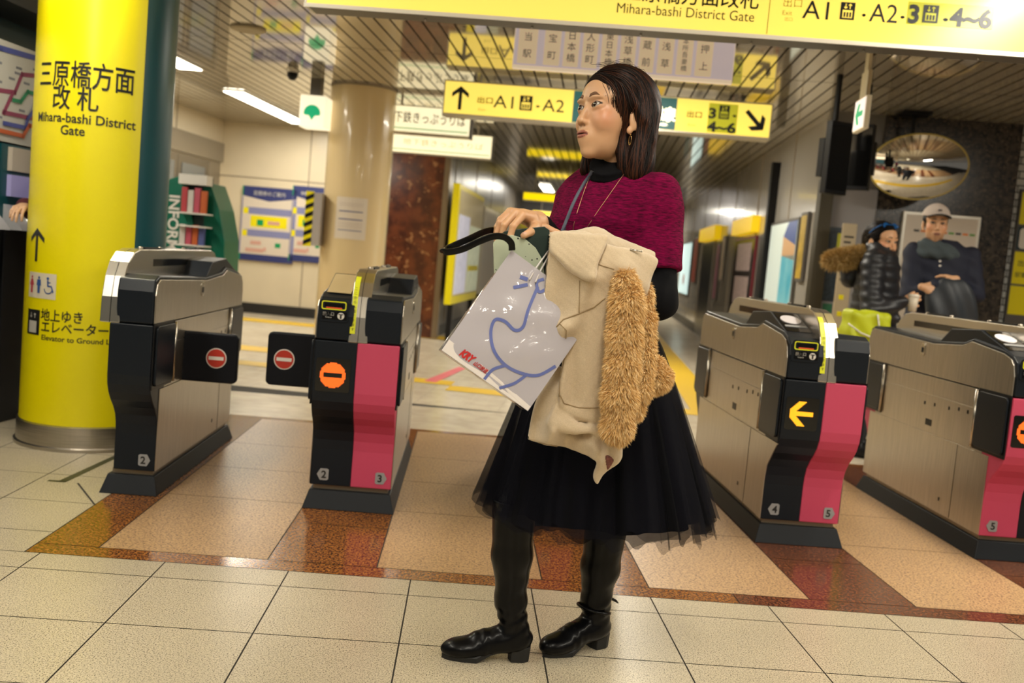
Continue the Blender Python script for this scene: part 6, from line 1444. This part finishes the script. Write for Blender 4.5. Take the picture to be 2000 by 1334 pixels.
wG = P(1762, 590, 6.14); kG = P(1780, 583, 6.13); MHG = MGi @ frame(wG, kG-wG, (-.1, -1, .2)); hpG = hand_prims(MHG, [(.8, .8, .4)]*4, .6, -1, (.4, .6), .95)
allp = np.array([q for pts, _ in hpG[1] for q in pts]+[la(MGi @ wG)]); Vg, Fg = nets(hand_sdf(hpG), allp.min(0)-.03, allp.max(0)+.03, .0035)
merge('body', [hp2, (Vb, Fb, np.tile(gs, (len(Vb), 1))), (Vg, Fg, np.tile(gs, (len(Vg), 1)))], [m_sk2], go)
eyes(go, MH2, (0, -1, 0)); brows(go, MH2, head_sdf(), (.01, .006, .005), .005)
m_parka = mat('black_parka', (.010, .011, .015), .45, bump=.3, bs=40); m_lime = mat('lime_nylon', (.50, .56, .01), .5)
eG = MGi @ P(1700, 610, 6.12); sG = MGi @ P(1700, 520, 6.22)
def parka(p):
    d = loft(p, [(.72, 0, 0, .19, .15), (.90, 0, 0, .19, .15), (1.1, 0, 0, .18, .14), (1.25, 0, 0, .19, .13), (1.33, 0, .0, .15, .10), (1.40, 0, .01, .085, .08)])
    for s_, e_, w_ in ((la(sG), la(eG), la(MGi @ wG)), ((-.16, .02, 1.28), (-.22, 0, 1.02), (-.14, -.14, .92))): d = su(d, chain(p, [s_, e_, w_], [.062, .058, .040], .02), .03)
    w_ = np.sin(p[:, 2]*95)*.0032; return d+w_
Vp, Fp = nets(parka, (-.36, -.36, .70), (.36, .26, 1.45), .0085); obj('parka', Vp.tolist(), Fp.tolist(), m_parka, go, True)
hood = [MGi @ P(1700, 505, 6.42), MGi @ P(1668, 525, 6.46), MGi @ P(1660, 545, 6.44)]
fh = lambda p: chain(p, [la(x) for x in hood], [.06, .085, .06], .03); A = np.array([la(x) for x in hood]); Vp, Fp = nets(fh, A.min(0)-.12, A.max(0)+.12, .01); obj('hood', Vp.tolist(), Fp.tolist(), m_parka, go, True)
hf2 = [MGi @ P(1696, 497, 6.40), MGi @ P(1672, 500, 6.36), MGi @ P(1645, 505, 6.36), MGi @ P(1624, 508, 6.40)]
fh = lambda p: chain(p, [la(x) for x in hf2], [.042, .040, .045, .040], .02); A = np.array([la(x) for x in hf2]); Vp, Fp = nets(fh, A.min(0)-.08, A.max(0)+.08, .01); o = obj('fur_trim', Vp.tolist(), Fp.tolist(), mat('hood_fur', (.42, .27, .08), .8), go, True)
fur('fur_pile', Vp, Fp, 7000, .045, [mat('hood_fur', (.42, .27, .08), .8), mat('hood_fur_pale', (.60, .42, .17), .8)], o, (0, 0, .1), 8, .0022)
def h2(p):
    d = ell(p, (0, .018, .040), (.082, .103, .088)); d = ss(d, ell(p, (0, -.12, -.045), (.080, .095, .115)), .008); d = ss(d, ell(p, (0, -.03, -.15), (.095, .09, .12)), .01)
    return su(d, chain(p, [(0, .09, .02), (.01, .115, -.08), (.01, .10, -.19)], [.045, .038, .020], .02), .03)
Vp, Fp = nets(h2, (-.12, -.12, -.25), (.12, .18, .15), .005); obj('hair', T4(MH2, Vp).tolist(), Fp.tolist(), m_hairs[0], go, True)
rng = np.random.default_rng(9); n = 900; st = np.stack([rng.uniform(-.08, .08, n), rng.uniform(-.08, .12, n), rng.uniform(-.1, .13, n)], -1)
strands('hair_strands', h2, st, lambda p: np.stack([0*p[:, 0], np.full(len(p), 1.0), -.5-6*np.clip(p[:, 1]-.06, 0, .1)*10], -1), 16, .011, m_hairs2, go, MH2, (0, .003), .0014, 4, .08)
mb = MB()
for sx in (1, -1): mb.add([tuple(MH2 @ Vector((sx*.036+a, -.050-.004*0, .098+b_*.6))) for a, b_ in circ(0, 0, .026, 18)] , [tuple(range(18))])
mb.tube([MH2 @ Vector((.072, -.05, .098)), MH2 @ Vector((.084, -.01, .075)), MH2 @ Vector((.083, .03, .045))], .004, 6); mb.tube([MH2 @ Vector((-.072, -.05, .098)), MH2 @ Vector((-.084, -.01, .075)), MH2 @ Vector((-.083, .03, .045))], .004, 6); mb.tube([MH2 @ Vector((-.062, -.052, .100)), MH2 @ Vector((0, -.058, .104)), MH2 @ Vector((.062, -.052, .100))], .003, 6)
mb.build('sunglasses', mat('blue_frame', (.01, .12, .40), .25), go)
def trs(p): 
    d = None
    for sx in (-1, 1): e = chain(p, [(sx*.09, 0, .80), (sx*.085, -.01, .45), (sx*.085, .02, .10)], [.105, .075, .058], .02); d = e if d is None else su(d, e, .02)
    return d
Vp, Fp = nets(trs, (-.24, -.2, .06), (.24, .2, .92), .012); obj('trousers', Vp.tolist(), Fp.tolist(), mat('black_denim', (.012, .013, .018), .7), go, True)
for sx in (-1, 1):
    fs = lambda p: np.maximum(su(ell(p, (sx*.085, -.05, .045), (.045, .125, .05)), cone(p, (sx*.085, .02, .10), (sx*.085, .03, .03), .05, .045), .03), -p[:, 2]); Vp, Fp = nets(fs, (sx*.085-.07, -.2, -.01), (sx*.085+.07, .11, .17), .008); obj('shoe', Vp.tolist(), Fp.tolist(), m_black, go, True)
# cup and lime bag
cb_ = P(1783, 590, 6.12); t = thing('paper_cup', 'white paper cup held by the young woman in the parka', 'cup', cb_); mb = MB(); mb.lathe([(.024, -.06), (.034, .035)], n=24); mb.build('cup', mat('cup_white', (.7, .62, .5), .5), t, True); MB().lathe([(.036, .030), (.036, .042), (.031, .046), (.030, .050)], n=24).build('lid', mat('lid_white', (.78, .72, .62), .4), t, True)
b0 = P(1690, 640, 6.02); t = thing('sports_bag', 'lime yellow bag with white piping slung under the arm of the parka woman', 'bag', b0, math.radians(10))
fb = lambda p: np.maximum(ell(p, (0, 0, 0), (.17, .085, .15)), 0)+.004*np.sin(p[:, 0]*60+p[:, 2]*30); fb = lambda p: np.linalg.norm(np.maximum(np.abs(p-np.array((.0, 0, -.02)))-np.array((.105, .035, .085)), 0), axis=1)-.04+.006*np.sin(p[:, 0]*45+p[:, 2]*38)
Vp, Fp = nets(fb, (-.2, -.12, -.18), (.2, .12, .17), .007); obj('bag_body', Vp.tolist(), Fp.tolist(), m_lime, t, True)
mb = MB()
for pts in ([(-.15, -.05, .02), (-.08, -.085, -.03), (.02, -.09, -.06), (.11, -.075, -.07)], [(.02, -.085, .09), (.04, -.09, 0), (.03, -.085, -.08)]): mb.tube(pts, .005, 6)
mb.build('white_piping', m_wht, t, True)
# --- man in the cap
HX = P(1832, 560, 6.75); ho = thing('person', 'smiling man in a white cap, grey scarf and navy jacket, arms folded', 'person', (HX.x, 6.75, 0), math.radians(-8)); MN = frameM((HX.x, 6.75, 0), math.radians(-8)); MNi = MN.inverted()
ms_ = (.70, .40, .22); hc = P(1827, 437, 6.70); MH3, hp3 = head_at(ho, MNi, hc, math.radians(-14), 0, 1.02, head_sdf(True), ms_, (.30, .09, .07), MNi @ P(1828, 490, 6.76), True)
def nbod(p):
    d = loft(p, [(.85, 0, 0, .16, .11), (1.0, 0, 0, .15, .10), (1.3, 0, 0, .18, .10), (1.42, 0, 0, .15, .08), (1.46, 0, .01, .06, .05)])
    for sx in (-1, 1): d = su(d, chain(p, [(sx*.09, 0, .86), (sx*.10, -.01, .48), (sx*.11, .02, .07)], [.09, .062, .045], .02), .03)
    return d
Vb, Fb = nets(nbod, (-.28, -.2, .03), (.28, .2, 1.5), .013)
handsN = []
for (wx, wy, kx, ky, sd) in ((1800, 560, 1818, 566, 1), (1868, 545, 1850, 552, -1)):
    wN = P(wx, wy, 6.50); kN = P(kx, ky, 6.49); Mh = MNi @ frame(wN, kN-wN, (0, -1, .3)); hpN = hand_prims(Mh, [(.5, .5, .3)]*4, .8, sd, (.4, .3), 1.0); allp = np.array([q for pts, _ in hpN[1] for q in pts]+[la(MNi @ wN)]); v, f = nets(hand_sdf(hpN), allp.min(0)-.03, allp.max(0)+.03, .0035); handsN.append((v, f, np.tile(ms_, (len(v), 1))))
merge('body', [hp3, (Vb, Fb, np.tile(ms_, (len(Vb), 1)))]+handsN, [m_sk2], ho)
eyes(ho, MH3, (-.1, -1, 0)); brows(ho, MH3, head_sdf(True), (.01, .006, .004), .006)
m_navy = mat('navy_jacket', (.008, .011, .028), .75, bump=.2, bs=60)
eN1, eN2 = MNi @ P(1775, 575, 6.68), MNi @ P(1905, 575, 6.68)
def jk(p):
    d = loft(p, [(.80, 0, 0, .20, .15), (1.0, 0, 0, .20, .15), (1.2, 0, 0, .21, .145), (1.36, 0, 0, .22, .12), (1.42, 0, .0, .16, .10), (1.47, 0, .01, .09, .08)])
    for sx, e_, wt in ((-1, eN1, MNi @ P(1845, 560, 6.50)), (1, eN2, MNi @ P(1825, 560, 6.52))): d = su(d, chain(p, [(sx*.19, .0, 1.37), la(e_), la(wt)], [.068, .060, .045], .02), .03)
    return d+.003*np.sin(p[:, 2]*60+p[:, 0]*30)
Vp, Fp = nets(jk, (-.4, -.42, .78), (.4, .22, 1.5), .009); obj('jacket', Vp.tolist(), Fp.tolist(), m_navy, ho, True)
q = MNi @ P(1855, 590, 6.48)
fj = lambda p: su(ell(p, (q.x, q.y, q.z), (.16, .05, .16)), su(ell(p, (q.x+.12, q.y+.02, q.z-.12), (.07, .05, .18)), ell(p, (q.x-.05, q.y, q.z-.1), (.10, .05, .16)), .03), .03)+.008*np.sin(p[:, 0]*45+p[:, 2]*22)
Vp, Fp = nets(fj, (q.x-.26, q.y-.12, q.z-.36), (q.x+.28, q.y+.14, q.z+.24), .009); o = obj('carried_jacket', [tuple(MN @ Vector(v)) for v in Vp.tolist()], Fp.tolist(), mat('slate_jacket', (.022, .028, .036), .5, bump=.4, bs=30), None, True); tag(o, 'crumpled dark slate jacket held across the chest of the man in the cap', 'jacket')
def scf(p):
    c = la(MNi @ P(1830, 487, 6.74)); q_ = p-c; r_ = np.hypot(q_[:, 0]/1.15, q_[:, 1]); d = np.hypot(r_-.088, (q_[:, 2]-.02*np.sin(np.arctan2(q_[:, 1], q_[:, 0])*2))*.8)-.042
    d2 = np.hypot(np.hypot(q_[:, 0]/1.2, q_[:, 1])-.098, q_[:, 2]+.035)-.036; d = su(d, d2, .02); return d+.004*np.sin(np.arctan2(q_[:, 1], q_[:, 0])*9+q_[:, 2]*60)
c = la(MNi @ P(1830, 487, 6.74)); Vp, Fp = nets(scf, c-.2, c+.2, .007); obj('scarf', Vp.tolist(), Fp.tolist(), mat('grey_scarf', (.06, .08, .09), .9, bump=.6, bs=200), ho, True)
def hm(p):
    d = ell(p, (0, .016, .030), (.079, .100, .080)); d = ss(d, ell(p, (0, -.12, -.03), (.070, .08, .10)), .006); return np.maximum(d, -(p[:, 2]+.05))
Vp, Fp = nets(hm, (-.12, -.12, -.12), (.12, .15, .14), .005); obj('hair', T4(MH3, Vp).tolist(), Fp.tolist(), m_hairs[0], ho, True)
fc = lambda p: np.maximum(ell(p, (0, .010, .045), (.088, .110, .092)), -(p[:, 2]-.050-.06*p[:, 1])); Vp, Fp = nets(fc, (-.12, -.13, .0), (.12, .15, .16), .004)
o = obj('cap', T4(MH3, Vp).tolist(), Fp.tolist(), mat('cap_white', (.62, .53, .47), .8), ho, True)
fb_ = lambda p: np.maximum(np.maximum(np.abs(p[:, 2]-.052+.35*(p[:, 1]+.09)*0+.9*p[:, 0]**2*3)-.004, ell(p, (0, -.085, .05), (.080, .082, .5))*1), p[:, 1]+.03); Vp, Fp = nets(fb_, (-.1, -.19, .0), (.1, .0, .09), .004); obj('cap_brim', T4(MH3, Vp).tolist(), Fp.tolist(), mat('brim_black', (.01, .01, .012), .6), o, True)
e1 = MH3 @ Vector((0, -.098, .085)); MB().lathe([(.013, -.004), (.012, .004)], tuple(e1), 12).build('cap_emblem', mat('emblem_dark', (.08, .06, .06), .6), o)
mb = MB()
for z in (.0, -.03): q2 = MNi @ P(1836, 510-z*300, 6.58); mb.lathe([(.008, -.006), (.008, .006)], tuple(q2), 8)
mb.build('toggles', m_wht, ho)
def trs2(p):
    d = None
    for sx in (-1, 1): e = chain(p, [(sx*.10, 0, .84), (sx*.105, -.01, .48), (sx*.115, .02, .10)], [.115, .082, .064], .02); d = e if d is None else su(d, e, .02)
    return d
Vp, Fp = nets(trs2, (-.28, -.2, .06), (.28, .2, .98), .012); obj('trousers', Vp.tolist(), Fp.tolist(), mat('dark_jeans', (.015, .02, .035), .8), ho, True)
for sx in (-1, 1):
    fs = lambda p: np.maximum(su(ell(p, (sx*.115, -.05, .05), (.05, .14, .055)), cone(p, (sx*.115, .02, .10), (sx*.115, .03, .03), .055, .05), .03), -p[:, 2]); Vp, Fp = nets(fs, (sx*.115-.08, -.21, -.01), (sx*.115+.08, .12, .18), .008); obj('shoe', Vp.tolist(), Fp.tolist(), m_black, ho, True)
# --- sleeve of a passenger at the ticket machines, the rest hidden by the yellow pillar
sx0 = P(205, 405, 5.62); po = thing('person', 'passenger in a maroon coat at the ticket machines, almost wholly behind the yellow pillar', 'person', (sx0.x, sx0.y, 0), math.radians(-80)); MPp = frameM((sx0.x, sx0.y, 0), math.radians(-80)); MPi = MPp.inverted()
wP = P(52, 402, 4.96); hc = Vector((sx0.x, sx0.y, 1.53)); MH4, hp4 = head_at(po, MPi, hc, math.radians(-80), 0, 1.0, head_sdf(), (.5, .3, .18), (.3, .1, .08), MPi @ Vector((sx0.x, sx0.y, 1.38)))
kP = P(42, 405, 4.90); Mh = MPi @ frame(wP, kP-wP, (0, -.2, 1)); hpN = hand_prims(Mh, [(.4, .5, .3)]*4, .8, 1, (.4, .3), .95); allp = np.array([q_ for pts, _ in hpN[1] for q_ in pts]+[la(MPi @ wP)]); v, f = nets(hand_sdf(hpN), allp.min(0)-.03, allp.max(0)+.03, .004)
Vb, Fb = nets(gb, (-.24, -.2, .03), (.24, .2, 1.4), .014); merge('body', [hp4, (Vb, Fb, np.tile((.5, .3, .18), (len(Vb), 1))), (v, f, np.tile((.5, .3, .18), (len(v), 1)))], [m_sk2], po)
def ck(p):
    d = loft(p, [(.55, 0, 0, .19, .15), (1.1, 0, 0, .17, .13), (1.25, 0, 0, .19, .12), (1.33, 0, .0, .15, .10), (1.38, 0, .01, .085, .08)])
    for s_, e_, w_ in (((.17, 0, 1.28), la(MPi @ P(120, 450, 5.40)), la(MPi @ P(50, 404, 4.96))), ((-.17, .0, 1.28), (-.2, 0, 1.0), (-.17, -.1, .82))): d = su(d, chain(p, [np.array(s_), e_, w_], [.06, .055, .045], .02), .03)
    return d
Vp, Fp = nets(ck, (-.5, -.95, .5), (.75, .3, 1.45), .012); obj('maroon_coat', Vp.tolist(), Fp.tolist(), mat('maroon_wool', (.06, .006, .012), .9), po, True)
Vp, Fp = nets(h2, (-.12, -.12, -.25), (.12, .18, .15), .007); obj('hair', T4(MH4, Vp).tolist(), Fp.tolist(), m_hairs[0], po, True)
Vp, Fp = nets(trs, (-.24, -.2, .0), (.24, .2, .92), .014); obj('trousers', Vp.tolist(), Fp.tolist(), mat('black_denim', (.012, .013, .018), .7), po, True)
